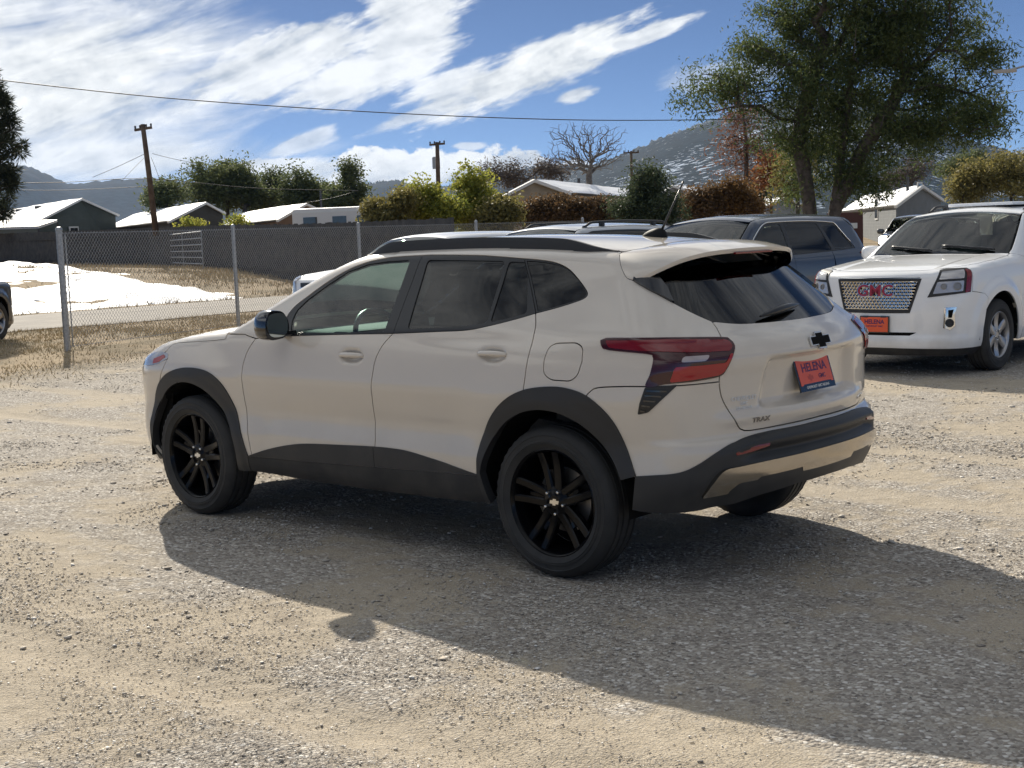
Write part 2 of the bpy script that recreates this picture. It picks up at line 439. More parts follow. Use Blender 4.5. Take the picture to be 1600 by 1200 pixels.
def ground_fn(t, b):
    v = geo(t); n1 = t.noise(v, .55, 5, .65, dim='2D'); n3 = t.noise(v, 9, 4, .65, dim='2D'); n4 = t.noise(v, 80, 3, .6, dim='2D')
    def vor(sc):
        n = t.n.new('ShaderNodeTexVoronoi'); n.voronoi_dimensions = '2D'; t.set(n.inputs['Vector'], v); n.inputs['Scale'].default_value = sc; return n.outputs[0], t.add('ShaderNodeSeparateColor', {0: n.outputs[1]}).outputs[0]
    vo1, c1 = vor(50); vo2, c2 = vor(120)
    xy = t.add('ShaderNodeSeparateXYZ', {0: v}); X, Y = xy.outputs[0], xy.outputs[1]
    sand = t.mix(t.maprange(n3, .3, .7), (.43, .365, .27), (.53, .455, .345))
    sand = t.mix(t.maprange(n4, .40, .75), sand, (.35, .30, .235))
    pebc = t.ramp(c1, [(0, (.19, .17, .15)), (.3, (.30, .27, .235)), (.65, (.42, .385, .335)), (.85, (.56, .52, .46)), (1, (.76, .73, .68))])
    pebc2 = t.ramp(c2, [(0, (.24, .21, .185)), (.5, (.36, .32, .27)), (1, (.54, .50, .44))])
    rut = None
    for y0, k in track_lines():
        d = t.math('ABSOLUTE', t.math('SUBTRACT', Y, t.math('MULTIPLY_ADD', X, k, t.math('MULTIPLY_ADD', n1, .5, y0-.25)))); m = t.maprange(d, .10, .30, 1, 0); rut = m if rut is None else t.math('MAXIMUM', rut, m)
    gm = t.maprange(t.math('ADD', n1, t.math('MULTIPLY', n3, .25)), .52, .68); gm = t.math('MULTIPLY', gm, t.math('MULTIPLY_ADD', rut, -.8, 1.0))
    grv = t.mix(t.maprange(vo1, .62, .30), pebc2, pebc)
    col = t.mix(gm, t.mix(t.maprange(vo2, .45, .15, 0, .7), sand, pebc2), grv)
    col = t.mix(t.maprange(t.noise(t.vmath('MULTIPLY', v, (.8, 2.2, 1)), 1.3, 4, .7, dim='2D'), .57, .74, 0, .45), col, (.25, .21, .165))   # damp dark streaks
    e = t.math('ADD', X, t.math('MULTIPLY', Y, .30)); e = t.math('ADD', e, t.math('MULTIPLY', t.math('SUBTRACT', n1, .5), 3.0))
    dirt = t.mix(t.maprange(n3, .3, .7), (.27, .205, .135), (.40, .315, .205)); dirt = t.mix(t.maprange(n1, .45, .65), dirt, (.235, .19, .125))
    col = t.mix(t.maprange(e, 9.8, 12.2), col, dirt)
    t.set(b.inputs['Base Color'], col)
    h = t.math('ADD', t.math('MULTIPLY', t.math('SUBTRACT', 1, vo1), t.math('MULTIPLY', gm, .010)), t.math('MULTIPLY', n3, .018))
    h = t.math('ADD', h, t.math('ADD', t.math('MULTIPLY', n4, .008), t.math('MULTIPLY', t.math('SUBTRACT', 1, vo2), .0022)))
    t.set(b.inputs['Normal'], t.bump(h, .8, 1.0))
M_GROUND = pmat('gravel_and_sand', (.35, .3, .24), .95, spec=.15, fn=ground_fn)
xs = np.unique(np.concatenate([np.arange(-4.2, 5.5, .045), np.arange(-12, 16, .25), np.linspace(-80, 60, 141), np.linspace(60, 200, 30), np.geomspace(200, 4300, 14), -np.geomspace(80, 400, 8)]).round(4))
ys = np.unique(np.concatenate([np.arange(-1.2, 4.6, .045), np.arange(-14, 8, .25), np.linspace(-80, 60, 141), -np.linspace(80, 200, 30), -np.geomspace(200, 4300, 14), np.geomspace(60, 400, 8)]).round(4))
def micro(X, Y):
    near = sst(26, 14, np.hypot(X, Y))
    m = (fbm(X, Y, .9, 4, 1)-.5)*.035+(fbm(X, Y, 7, 4, 2)-.5)*.016
    rut = sum(-.020*np.exp(-((Y-y0-k*X)/.15)**2)+.010*np.exp(-((Y-y0-.27-k*X)/.10)**2)+.008*np.exp(-((Y-y0+.27-k*X)/.10)**2) for y0, k in ((2.75, .10), (4.25, .10), (-1.55, .05), (-3.05, .05)))
    # the packed ground under the tyres stays level
    for wx, wy in ((0,.785),(2.7,.785),(0,-.785),(2.7,-.785)): m = m*sst(.12, .5, np.hypot(X-wx, Y-wy))
    return (m+rut*sst(.3, .8, np.abs(Y-.785)))*near
XX, YY = np.meshgrid(xs, ys); ZZ = terr(XX, YY)+micro(XX, YY)-.004
nx, ny = len(xs), len(ys); idx = np.arange(nx*ny).reshape(ny, nx)
Fq = np.stack([idx[:-1, :-1], idx[:-1, 1:], idx[1:, 1:], idx[1:, :-1]], -1).reshape(-1, 4)
gnd = fastmesh('ground', np.stack([XX, YY, ZZ], -1).reshape(-1, 3), Fq, M_GROUND, smooth=True); tag(gnd, 'tan gravel and sand lot with bare earth beyond', kind='structure')
# loose stones
def stones(n, smin, smax, seed, xr, yr, maskpow):
    r = np.random.default_rng(seed); P = []
    cx, cy = CAM_POS[0], CAM_POS[1]
    while len(P) < n:
        k = 40000; ang = r.uniform(rad(-72.5), rad(-24.5), k); D = 3.2*np.exp(r.uniform(0, math.log(22/3.2), k)); x, y = cx+D*np.cos(ang), cy+D*np.sin(ang)
        m = fbm(x, y, .7, 4, 5)*.5+fbm(x, y, 2.3, 3, 6)*.5
        dm = np.clip((m-.40)/.2, .10, 1)**maskpow
        keep = (r.random(k) < dm)
        for y0, kk in track_lines(): keep &= (np.abs(y-y0-kk*x) > .16) | (r.random(k) < .35)
        # none under the tyres
        for wx, wy in ((0,.785),(2.7,.785),(0,-.785),(2.7,-.785)): keep &= np.hypot(x-wx, y-wy) > .2
        keep &= (x+.30*y) < 12
        P += list(zip(x[keep], y[keep], D[keep]))
    P = np.array(P[:n]); x, y, D = P.T
    s = smin*(smax/smin)**(r.random(n)**2.6)*np.clip(D/5, .75, 1.9)
    base = np.array([[-1,-1,-1],[1,-1,-1],[1,1,-1],[-1,1,-1],[-1,-1,1],[1,-1,1],[1,1,1],[-1,1,1]], float)/1.732
    V = base[None]+r.normal(0, .23, (n, 8, 3)); V *= np.stack([s*r.uniform(.7, 1.5, n), s*r.uniform(.6, 1.1, n), s*r.uniform(.25, .5, n)], 1)[:, None]
    a = r.uniform(0, 6.28, n); c, sn = np.cos(a), np.sin(a); X = V[..., 0]*c[:, None]-V[..., 1]*sn[:, None]; Y = V[..., 0]*sn[:, None]+V[..., 1]*c[:, None]
    V = np.stack([X+x[:, None], Y+y[:, None], V[..., 2]+(terr(x, y)+micro(x, y)+s*.04)[:, None]], -1)
    q = np.array([[0,3,2,1],[4,5,6,7],[0,1,5,4],[1,2,6,5],[2,3,7,6],[3,0,4,7]])
    return V.reshape(-1, 3), (q[None]+8*np.arange(n)[:, None, None]).reshape(-1, 4)
def stone_fn(t, b):
    rnd = t.add('ShaderNodeNewGeometry').outputs['Random Per Island']
    c = t.ramp(rnd, [(0, (.30, .27, .24)), (.2, (.42, .38, .33)), (.5, (.52, .475, .41)), (.75, (.62, .58, .52)), (.9, (.76, .73, .68)), (1, (.88, .86, .82))])
    n = t.noise(geo(t), 180, 3); t.set(b.inputs['Base Color'], t.mix(t.maprange(n, .35, .7, 0, .35), c, (.46, .37, .25)))
M_STONE = pmat('gravel_stone', (.3, .27, .24), .85, spec=.25, fn=stone_fn)
V1, F1 = stones(130000, .0018, .0070, 3, None, None, 1.5); V2, F2 = stones(900, .007, .016, 4, None, None, .6)
sto = fastmesh('gravel', np.vstack([V1, V2]), np.vstack([F1, F2+len(V1)]), M_STONE); tag(sto, 'loose grey and pale gravel stones scattered over the lot', 'gravel', kind='stuff')
# road
def road_fn(t, b):
    v = geo(t); n = t.noise(v, 1.2, 6, .65); n2 = t.noise(v, 25, 4)
    c = t.mix(t.maprange(n, .3, .7), (.215, .195, .17), (.30, .27, .23)); t.set(b.inputs['Base Color'], t.mix(t.maprange(n2, .4, .7, 0, .4), c, (.16, .145, .13))); t.set(b.inputs['Normal'], t.bump(n2, .3, .01))
yy = np.linspace(-160, 60, 221); ed = lambda y, s: (fbm(y, y*0+s, .35, 4, 9)-.5)
V = []; Fr = []
for i, y in enumerate(yy):
    x0 = 21.0+float(ed(np.array([y]), 1.)[0])*.9; x1 = 27.25+float(ed(np.array([y]), 5.)[0])*.5
    for k in range(5): x = x0+(x1-x0)*k/4; V.append((x, y, float(terr(np.array([x]), np.array([y]))[0])+.008+.03*math.sin(math.pi*k/4)))
for i in range(220):
    for k in range(4): Fr.append((i*5+k, i*5+k+1, (i+1)*5+k+1, (i+1)*5+k))
rd = mesh('road', V, Fr, pmat('worn_asphalt', (.25, .22, .19), .9, fn=road_fn), smooth=True); tag(rd, 'worn dusty side street beyond the chain link fence', kind='structure')
# snow lying on the bank
def snow_mask(X, Y):
    right = -20.6-.30*(X-28)-.0*X
    m = np.minimum(sst(27.5, 28.4, X), sst(0, 3.4, Y-right))
    m = m*sst(72, 50, X)
    return m + (fbm(X, Y, .28, 5, 21)-.55)*1.5 + (fbm(X, Y, 1.4, 4, 22)-.5)*1.0
sx = np.arange(27.3, 74, .26); sy = np.arange(-40, 10, .26); SX, SY = np.meshgrid(sx, sy); m = snow_mask(SX, SY)-.30; m[:, 0:2] -= .4
hgt = .20*sst(.38, .85, m)*(.4+1.0*fbm(SX, SY, 1.1, 5, 23, .65)); SZ = terr(SX, SY)+hgt-.02
idx = np.arange(SX.size).reshape(SX.shape); q = np.stack([idx[:-1, :-1], idx[:-1, 1:], idx[1:, 1:], idx[1:, :-1]], -1).reshape(-1, 4); ok = (m.ravel()[q] > .36).any(1)
M_SNOW = pmat('snow', (.66, .68, .72), .6, fn=lambda t, b: t.set(b.inputs['Normal'], t.bump(t.noise(geo(t), 9, 5), .4, .06)))
used, inv = np.unique(q[ok], return_inverse=True)
sn = fastmesh('snow', np.stack([SX, SY, SZ], -1).reshape(-1, 3)[used], inv.reshape(-1, 4), M_SNOW, smooth=True); tag(sn, 'patchy melting snow on the grass bank beyond the street', 'snow', kind='stuff')
# dry grass of the verge and of the bank
def grass(name, n, area, h0, h1, label, seed, dens, w=.006):
    r = np.random.default_rng(seed); P = []
    while len(P) < n:
        x = r.uniform(area[0], area[1], 60000); y = r.uniform(area[2], area[3], 60000); k = r.random(60000) < dens(x, y); P += list(zip(x[k], y[k]))
    P = np.array(P[:n]); x, y = P.T; z = terr(x, y)+micro(x, y)-.005; h = r.uniform(h0, h1, n)*(.4+1.2*fbm(x, y, .8, 3, 31)); a = r.uniform(0, 6.28, n); l = r.normal(0, .45, (n, 2))*h[:, None]
    wv = np.stack([np.cos(a), np.sin(a)], 1)*w*(1+.5*r.random(n))[:, None]
    A = np.stack([x-wv[:, 0], y-wv[:, 1], z], 1); B2 = np.stack([x+wv[:, 0], y+wv[:, 1], z], 1); C2 = np.stack([x+l[:, 0], y+l[:, 1], z+h], 1)
    V = np.stack([A, B2, C2], 1).reshape(-1, 3); o = fastmesh(name, V, np.arange(3*n).reshape(-1, 3), M_DRY); tag(o, label, 'grass', kind='stuff')
def dry_fn(t, b):
    rnd = t.add('ShaderNodeNewGeometry').outputs['Random Per Island']; t.set(b.inputs['Base Color'], t.ramp(rnd, [(0, (.30, .23, .13)), (.5, (.50, .40, .24)), (1, (.66, .55, .36))]))
M_DRY = pmat('dry_grass', (.4, .32, .2), .9, spec=.1, fn=dry_fn)
grass('dry_grass', 38000, (9, 21.3, -22, 1), .02, .075, 'dry straw coloured grass of the verge along the chain link fence', 41, lambda x, y: np.clip((x+.30*y-10.2+2*(fbm(x, y, .5, 4, 33)-.5))/2.5, 0, 1)*np.clip((fbm(x, y, .9, 4, 34)-.25)*2.2, .05, 1))
grass('dry_grass', 26000, (27.4, 60, -40, -8), .05, .20, 'sparse dead grass showing through the snow on the bank', 42, lambda x, y: np.clip((.85-snow_mask(x, y))*1.6, .02, 1)*np.clip((fbm(x, y, .35, 4, 35)-.35)*3, .0, 1), w=.012)
# ------------------------------------------------------------------ hills
def hill_fn(snowy, tree):
    def fn(t, b):
        v = geo(t); n = t.noise(v, .0045 if snowy else .0012, 8, .65); st = t.noise(t.vmath('MULTIPLY', v, (1, 1, .25)), .10 if snowy else .02, 4, .7)
        c = t.mix(t.maprange(t.noise(v, .06, 4, .7), .40, .62), tree, tuple(x*1.9 for x in tree))
        if snowy:
            m = t.math('ADD', t.math('MULTIPLY', n, .62), t.math('MULTIPLY', st, .80)); c = t.mix(t.maprange(m, .785, .85), c, (.46, .54, .66))
        else: c = t.mix(t.maprange(n, .62, .72, 0, .3), c, (.4, .43, .5))
        t.set(b.inputs['Base Color'], c)
    return fn
def ridge(name, prof, D0, D1, label, mat, seed, steps=26, rough=1., fine=0):
    """prof: (azimuth deg from +X, ridge height m) ; slope from D0 up to the ridge at D1"""
    az = np.linspace(prof[0][0], prof[-1][0], 420); hh = pchip([p[0] for p in prof], [p[1] for p in prof])(az)
    V = []; 
    for j in range(steps+1):
        u = j/steps; D = D0+(D1-D0)*u
        a = np.radians(az); x, y = CAM_POS[0]+D*np.cos(a), CAM_POS[1]+D*np.sin(a)
        g = (fbm(x, y, 6/D1, 6, seed)-.5); k = sst(0, 1, u)**.9 if u < 1 else 1
        z = hh*k*(1+.35*g*(1-u)*rough)+hh*.05*g*u
        if j >= steps-1 and fine: z = z+fine*np.abs(fbm(az*60, az*0+seed, 1, 3, seed+1))*(1 if j == steps else .4)
        V.append(np.stack([x, y, z+(-5 if j == 0 else 0)], 1))
    a = np.radians(az); V.append(np.stack([CAM_POS[0]+(D1*1.25)*np.cos(a), CAM_POS[1]+(D1*1.25)*np.sin(a), hh*.3], 1))
    V = np.array(V); n, m = V.shape[:2]; idx = np.arange(n*m).reshape(n, m); Fc = np.stack([idx[:-1, :-1], idx[:-1, 1:], idx[1:, 1:], idx[1:, :-1]], -1).reshape(-1, 4)
    o = fastmesh(name, V.reshape(-1, 3), Fc, mat, smooth=True); tag(o, label, kind='structure'); return o
M_HILL1 = pmat('snowy_forest_slope', (.03, .045, .05), .95, spec=.05, fn=hill_fn(True, (.008, .015, .019)))
M_HILL2 = pmat('far_forest_ridge', (.03, .05, .06), .95, spec=.05, fn=hill_fn(False, (.012, .022, .030)))  # both hill base colours lean blue, adding to the haze by colour
ridge('hill', [(-91.48, 4), (-83.48, 8), (-75.70, 33), (-72.45, 58), (-69.50, 84), (-68.34, 96), (-67.40, 109), (-66.20, 129), (-64.76, 164), (-62.55, 200), (-60.80, 202), (-58.76, 186), (-56.70, 164), (-55.12, 145), (-53.67, 121), (-52.21, 104), (-50.07, 78), (-47.63, 23)], 900, 2300, 'dark forested mountain streaked with snow rising behind the trees', M_HILL1, 51, fine=14)
ridge('hill', [(-51.36, 49), (-43.43, 98), (-38.76, 122), (-35.72, 143), (-34.23, 158), (-32.99, 156), (-32.01, 153), (-31.15, 149), (-30.22, 171), (-29.41, 192), (-28.95, 194), (-27.32, 196), (-25.02, 166), (-19.63, 123), (-10.30, 29), (-1.63, 6)], 2400, 3400, 'low blue wooded ridge on the far left horizon', M_HILL2, 52, fine=10)
ridge('hill', [(-54.02, 69), (-52.21, 118), (-50.09, 121), (-48.50, 112), (-46.62, 94), (-45.03, 87), (-43.99, 104), (-42.67, 98), (-40.27, 56)], 1900, 2600, 'low bluish wooded ridge between the shrubs and the mountain', M_HILL2, 53, fine=10)

# air between the lot and the hills
def haze():
    bm = bmesh.new(); box(bm, (0, 0, 134), (8800, 8800, 272)); o = bobj('haze', bm, None); tag(o, 'thin blue haze in the air before the far hills', 'haze', kind='stuff')
    m = bpy.data.materials.new('thin_haze'); m.use_nodes = True; t = NT(m.node_tree); t.n.remove(t.n['Principled BSDF'])
    v = t.add('ShaderNodeVolumePrincipled', {'Color': (.20, .48, 1.0, 1), 'Density': HAZE_D, 'Anisotropy': 0.0}); t.l.new(v.outputs[0], t.n['Material Output'].inputs['Volume']); o.data.materials.append(m)
HAZE_D = 5.5e-5
haze()

class Trax(Body):
    XA, XB = -.15, 2.95
    prof = staticmethod(tab((.15,.76),(.22,.80),(.28,.845),(.34,.872),(.42,.885),(.50,.888),(.57,.880),(.63,.876),(.70,.888),(.78,.904),(.825,.9115),(.85,.910),(.92,.897),(1.0,.879),(1.06,.863),(1.10,.848),(1.16,.812),(1.25,.755),(1.35,.690),(1.43,.640),(1.47,.612),(1.50,.588),(1.53,.555),(1.57,.48)))
    xr0 = staticmethod(tab((.15,-.70),(.24,-.76),(.32,-.815),(.40,-.862),(.47,-.895),(.55,-.905),(.60,-.908),(.645,-.900),(.665,-.868),(.70,-.868),(.76,-.868),(.84,-.868),(.92,-.874),(.97,-.884),(1.0,-.884),(1.03,-.872),(1.06,-.85),(1.09,-.815),(1.11,-.785),(1.16,-.725),(1.25,-.625),(1.35,-.515),(1.40,-.46),(1.45,-.40),(1.56,-.25)))
    xf0 = staticmethod(tab((.15,3.44),(.25,3.53),(.40,3.58),(.55,3.60),(.70,3.60),(.80,3.585),(.88,3.55),(.95,3.45),(1.1,3.2)))
    zroof = staticmethod(tab((-.9,1.40),(-.55,1.459),(-.3,1.492),(0,1.520),(.4,1.543),(.8,1.553),(1.2,1.549),(1.5,1.530),(1.8,1.485),(2.2,1.40)))
    zhood = staticmethod(tab((1.9,1.13),(2.2,1.105),(2.5,1.082),(2.8,1.05),(3.1,1.0),(3.3,.955),(3.45,.905),(3.6,.82)))
    kc = staticmethod(lambda z: .145+.065*sst(1.0, 1.15, z))
    kt = .05
    def Ys(s, x, z):
        y = s.prof(z)
        up = sst(1.02, 1.15, z)
        # plan taper of the lower body and of the cabin
        lowt = -.035*sst(2.3, 3.4, x) - .012*sst(0., -.8, x)
        upt = -.10*sst(.6, -.7, x)*sst(1.05, 1.45, z) - .015*sst(1.3, 2.2, x)
        y = y + lowt*(1-up) + upt*up
        # wheel-arch swell
        for xc, am in ((0., .016), (2.70, .016)):
            r = np.hypot(x-xc, (z-.345)); y = y + am*(1-sst(.50, .72, r))*(z > .2)
        # rear haunch
        y = y + .020*np.exp(-((x+.10)/.55)**2)*np.exp(-((z-1.0)/.10)**2)
        # scoop under the rear side glass
        y = y - .010*np.exp(-((x-.45)/.35)**2)*np.exp(-((z-1.075-.0*x)/.035)**2)
        # lower door scallop
        y = y - .004*sst(2.2, 1.8, x)*sst(.3, .7, x)*np.exp(-((z-.64)/.06)**2)
        return y
    def Xr(s, y, z):
        x = s.xr0(z)
        b = np.where(z > 1.08, .27, .28)
        x = x + b*y*y
        # number-plate recess
        w = .36+.25*(.95-z)
        rec = sst(w+.06, w-.04, y)*sst(.992, .966, z)*sst(.745, .80, z)
        x = x + .045*rec
        # ledge under the recess
        x = x - .012*np.exp(-((z-.735)/.03)**2)*sst(.75, .55, y)
        return x
    def Xf(s, y, z): return s.xf0(z) - .40*y*y
    def Zt(s, x, y):
        roof = s.zroof(x) - .050*(y/.55)**2
        ws = 1.10 + (2.43-.18*y*y-x)*.487
        cab = smin(roof, ws, .10)
        hood = s.zhood(x) + .022 - .05*y*y - .01*sst(.6, .8, y)
        return smax(hood, cab, .03)
TR = Trax()

# ------------------------------------------------------------------ materials for vehicles
def paint(name, col, flake=.08, rough=.38, metal=.25, dirt=(.30,.26,.21), dirt_amt=.35):
    def fn(t, b):
        v = geo(t)
        n = t.noise(v, 900, 1); n2 = t.noise(v, 3.0, 5)
        c = t.mix(t.maprange(n, .3, .7), tuple(x*(1-flake) for x in col), tuple(min(1, x*(1+flake)) for x in col))
        z = t.add('ShaderNodeSeparateXYZ', {0: v}).outputs[2]
        low = t.maprange(z, .85, .25)                       # road dust thrown up on the lower body
        dust = t.math('MULTIPLY', low, t.maprange(n2, .3, .75)); dust = t.math('MULTIPLY', dust, dirt_amt)
        t.set(b.inputs['Base Color'], t.mix(dust, c, dirt))
        t.set(b.inputs['Roughness'], t.math('ADD', rough, t.math('MULTIPLY', dust, .3)))
        t.set(b.inputs['Coat Roughness'], t.math('ADD', .03, t.math('MULTIPLY', dust, .5)))
    return pmat(name, col, rough, metal, coat=1.0, fn=fn)
def glass_mat(name, tint, rough=0.0, ior=1.5, refl=1.0):
    m = bpy.data.materials.new(name); m.use_nodes = True; t = NT(m.node_tree); t.n.remove(t.n['Principled BSDF'])
    out = t.n['Material Output']
    tr = t.add('ShaderNodeBsdfTransparent', {0: (*tint, 1)}); gl = t.add('ShaderNodeBsdfGlossy', {'Roughness': rough, 'Color': (refl, refl, refl, 1)})
    fr = t.add('ShaderNodeFresnel', {'IOR': ior})
    mx = t.add('ShaderNodeMixShader', {0: fr, 1: tr, 2: gl}); t.l.new(mx.outputs[0], out.inputs[0]); MATS[name] = m; return m
def plastic_fn(scale=1800, st=.15, dusty=.14):
    def fn(t, b):
        v = geo(t); n = t.noise(v, 5, 5); z = t.add('ShaderNodeSeparateXYZ', {0: v}).outputs[2]
        d = t.math('MULTIPLY', t.maprange(n, .35, .75), t.math('MULTIPLY', t.maprange(z, .9, .2), dusty))
        c = b.inputs['Base Color'].default_value[:3]
        t.set(b.inputs['Base Color'], t.mix(d, tuple(c), (.20, .18, .15)))
        t.set(b.inputs['Normal'], t.bump(t.noise(v, scale, 2), st, .001))
    return fn
M_BEIGE = paint('beige_paint', (.645, .58, .495), .04, .30, 0)
M_WHITE = paint('white_paint', (.86, .865, .87), .02, .40, 0)
M_SILVER = paint('silver_paint', (.55, .56, .57), .1, .35, .5)
M_BLUE = paint('navy_paint', (.006, .020, .050), .1, .45, 0, dirt_amt=.02)
M_GREY = paint('graphite_paint', (.06, .062, .066), .1, .35, .3)
M_PLAS = pmat('black_trim_plastic', (.022, .023, .025), .52, fn=plastic_fn())
M_PLAS2 = pmat('sill_plastic', (.016, .017, .019), .62, fn=plastic_fn(dusty=.18))
M_GLOSS = pmat('gloss_black', (.008, .008, .009), .12, coat=1)
M_RIM = pmat('black_wheel_enamel', (.004, .004, .005), .16, spec=.2)
M_SATIN = pmat('satin_black', (.014, .015, .017), .35)
M_VOID = pmat('dark_cavity', (.008, .008, .008), .9, spec=.1)
M_RUB = pmat('tyre_rubber', (.020, .0205, .021), .72, fn=plastic_fn(700, .3, .16))
M_CHROME = pmat('chrome', (.75, .74, .72), .08, 1)
M_SKID = pmat('brushed_silver_plate', (.44, .40, .345), .14, 1)
M_ALU = pmat('wheel_alloy', (.42, .42, .43), .3, .9)
M_DISC = pmat('brake_steel', (.28, .27, .26), .4, .9)
M_RED = pmat('red_lens', (.19, .006, .011), .10, coat=.5)
M_RED2 = pmat('bright_red_lens', (.36, .007, .011), .10, coat=.5)
M_RED3 = pmat('deep_red_lens', (.045, .004, .006), .10, coat=.4)
M_LENS = pmat('clear_lamp_lens', (.50, .49, .49), .1, .35, coat=1)
M_AMBER = pmat('amber_marker', (.45, .07, .03), .12, coat=1)
M_GLASSF = glass_mat('green_tinted_glass', (.72, .93, .87))
M_GLASSP = glass_mat('privacy_glass', (.045, .055, .062), ior=1.48)
M_GLASSW = glass_mat('windscreen_glass', (.78, .94, .89))
M_GLASSB = glass_mat('dark_back_glass', (.02, .024, .03), ior=1.5)
M_MIRR = pmat('mirror_glass', (.80, .88, .86), .01, 1)
M_INT = pmat('interior_fabric', (.065, .067, .068), .8)
M_INTL = pmat('interior_pale_trim', (.34, .34, .33), .7)
M_PLATE = pmat('orange_plate', (.78, .105, .030), .35, coat=.4)
M_PURP = pmat('purple_print', (.085, .018, .10), .5)
M_WTXT = pmat('white_print', (.75, .75, .75), .5)

def text_mesh(name, body, size, mat, parent, M, extrude=.0015, bold=0, xs=1.0, align='CENTER'):
    cu = bpy.data.curves.new(name, 'FONT'); cu.body = body; cu.size = size; cu.extrude = extrude; cu.align_x = align; cu.align_y = 'CENTER'
    cu.offset = bold; cu.resolution_u = 3
    tmp = bpy.data.objects.new('tmp_text', cu); COL.objects.link(tmp)
    dg = bpy.context.evaluated_depsgraph_get(); me = bpy.data.meshes.new_from_object(tmp.evaluated_get(dg))
    bpy.data.objects.remove(tmp); bpy.data.curves.remove(cu)
    me.name = name; me.materials.clear()
    me.transform(M @ Matrix.Diagonal((xs, 1, 1, 1)))
    return link(name, me, mat, parent)
def frame_on(body, s, z, off=0.):
    """matrix with local X to the viewer's right on the skin, Y up, Z outward"""
    P = body.side(np.array([s]), np.array([z]))[0]; N = body.normal(P[None])[0]
    n = Vector(N); up = Vector((0, 0, 1)); up = (up-n*up.dot(n)).normalized(); r = up.cross(n)
    p = Vector(P)+n*off
    return Matrix(((r.x, up.x, n.x, p.x), (r.y, up.y, n.y, p.y), (r.z, up.z, n.z, p.z), (0, 0, 0, 1)))
BOW = [(-.5,-.105),(-.44,.105),(-.155,.105),(-.13,.20),(.20,.20),(.175,.105),(.5,.105),(.44,-.105),(.155,-.105),(.13,-.20),(-.20,-.20),(-.175,-.105)]

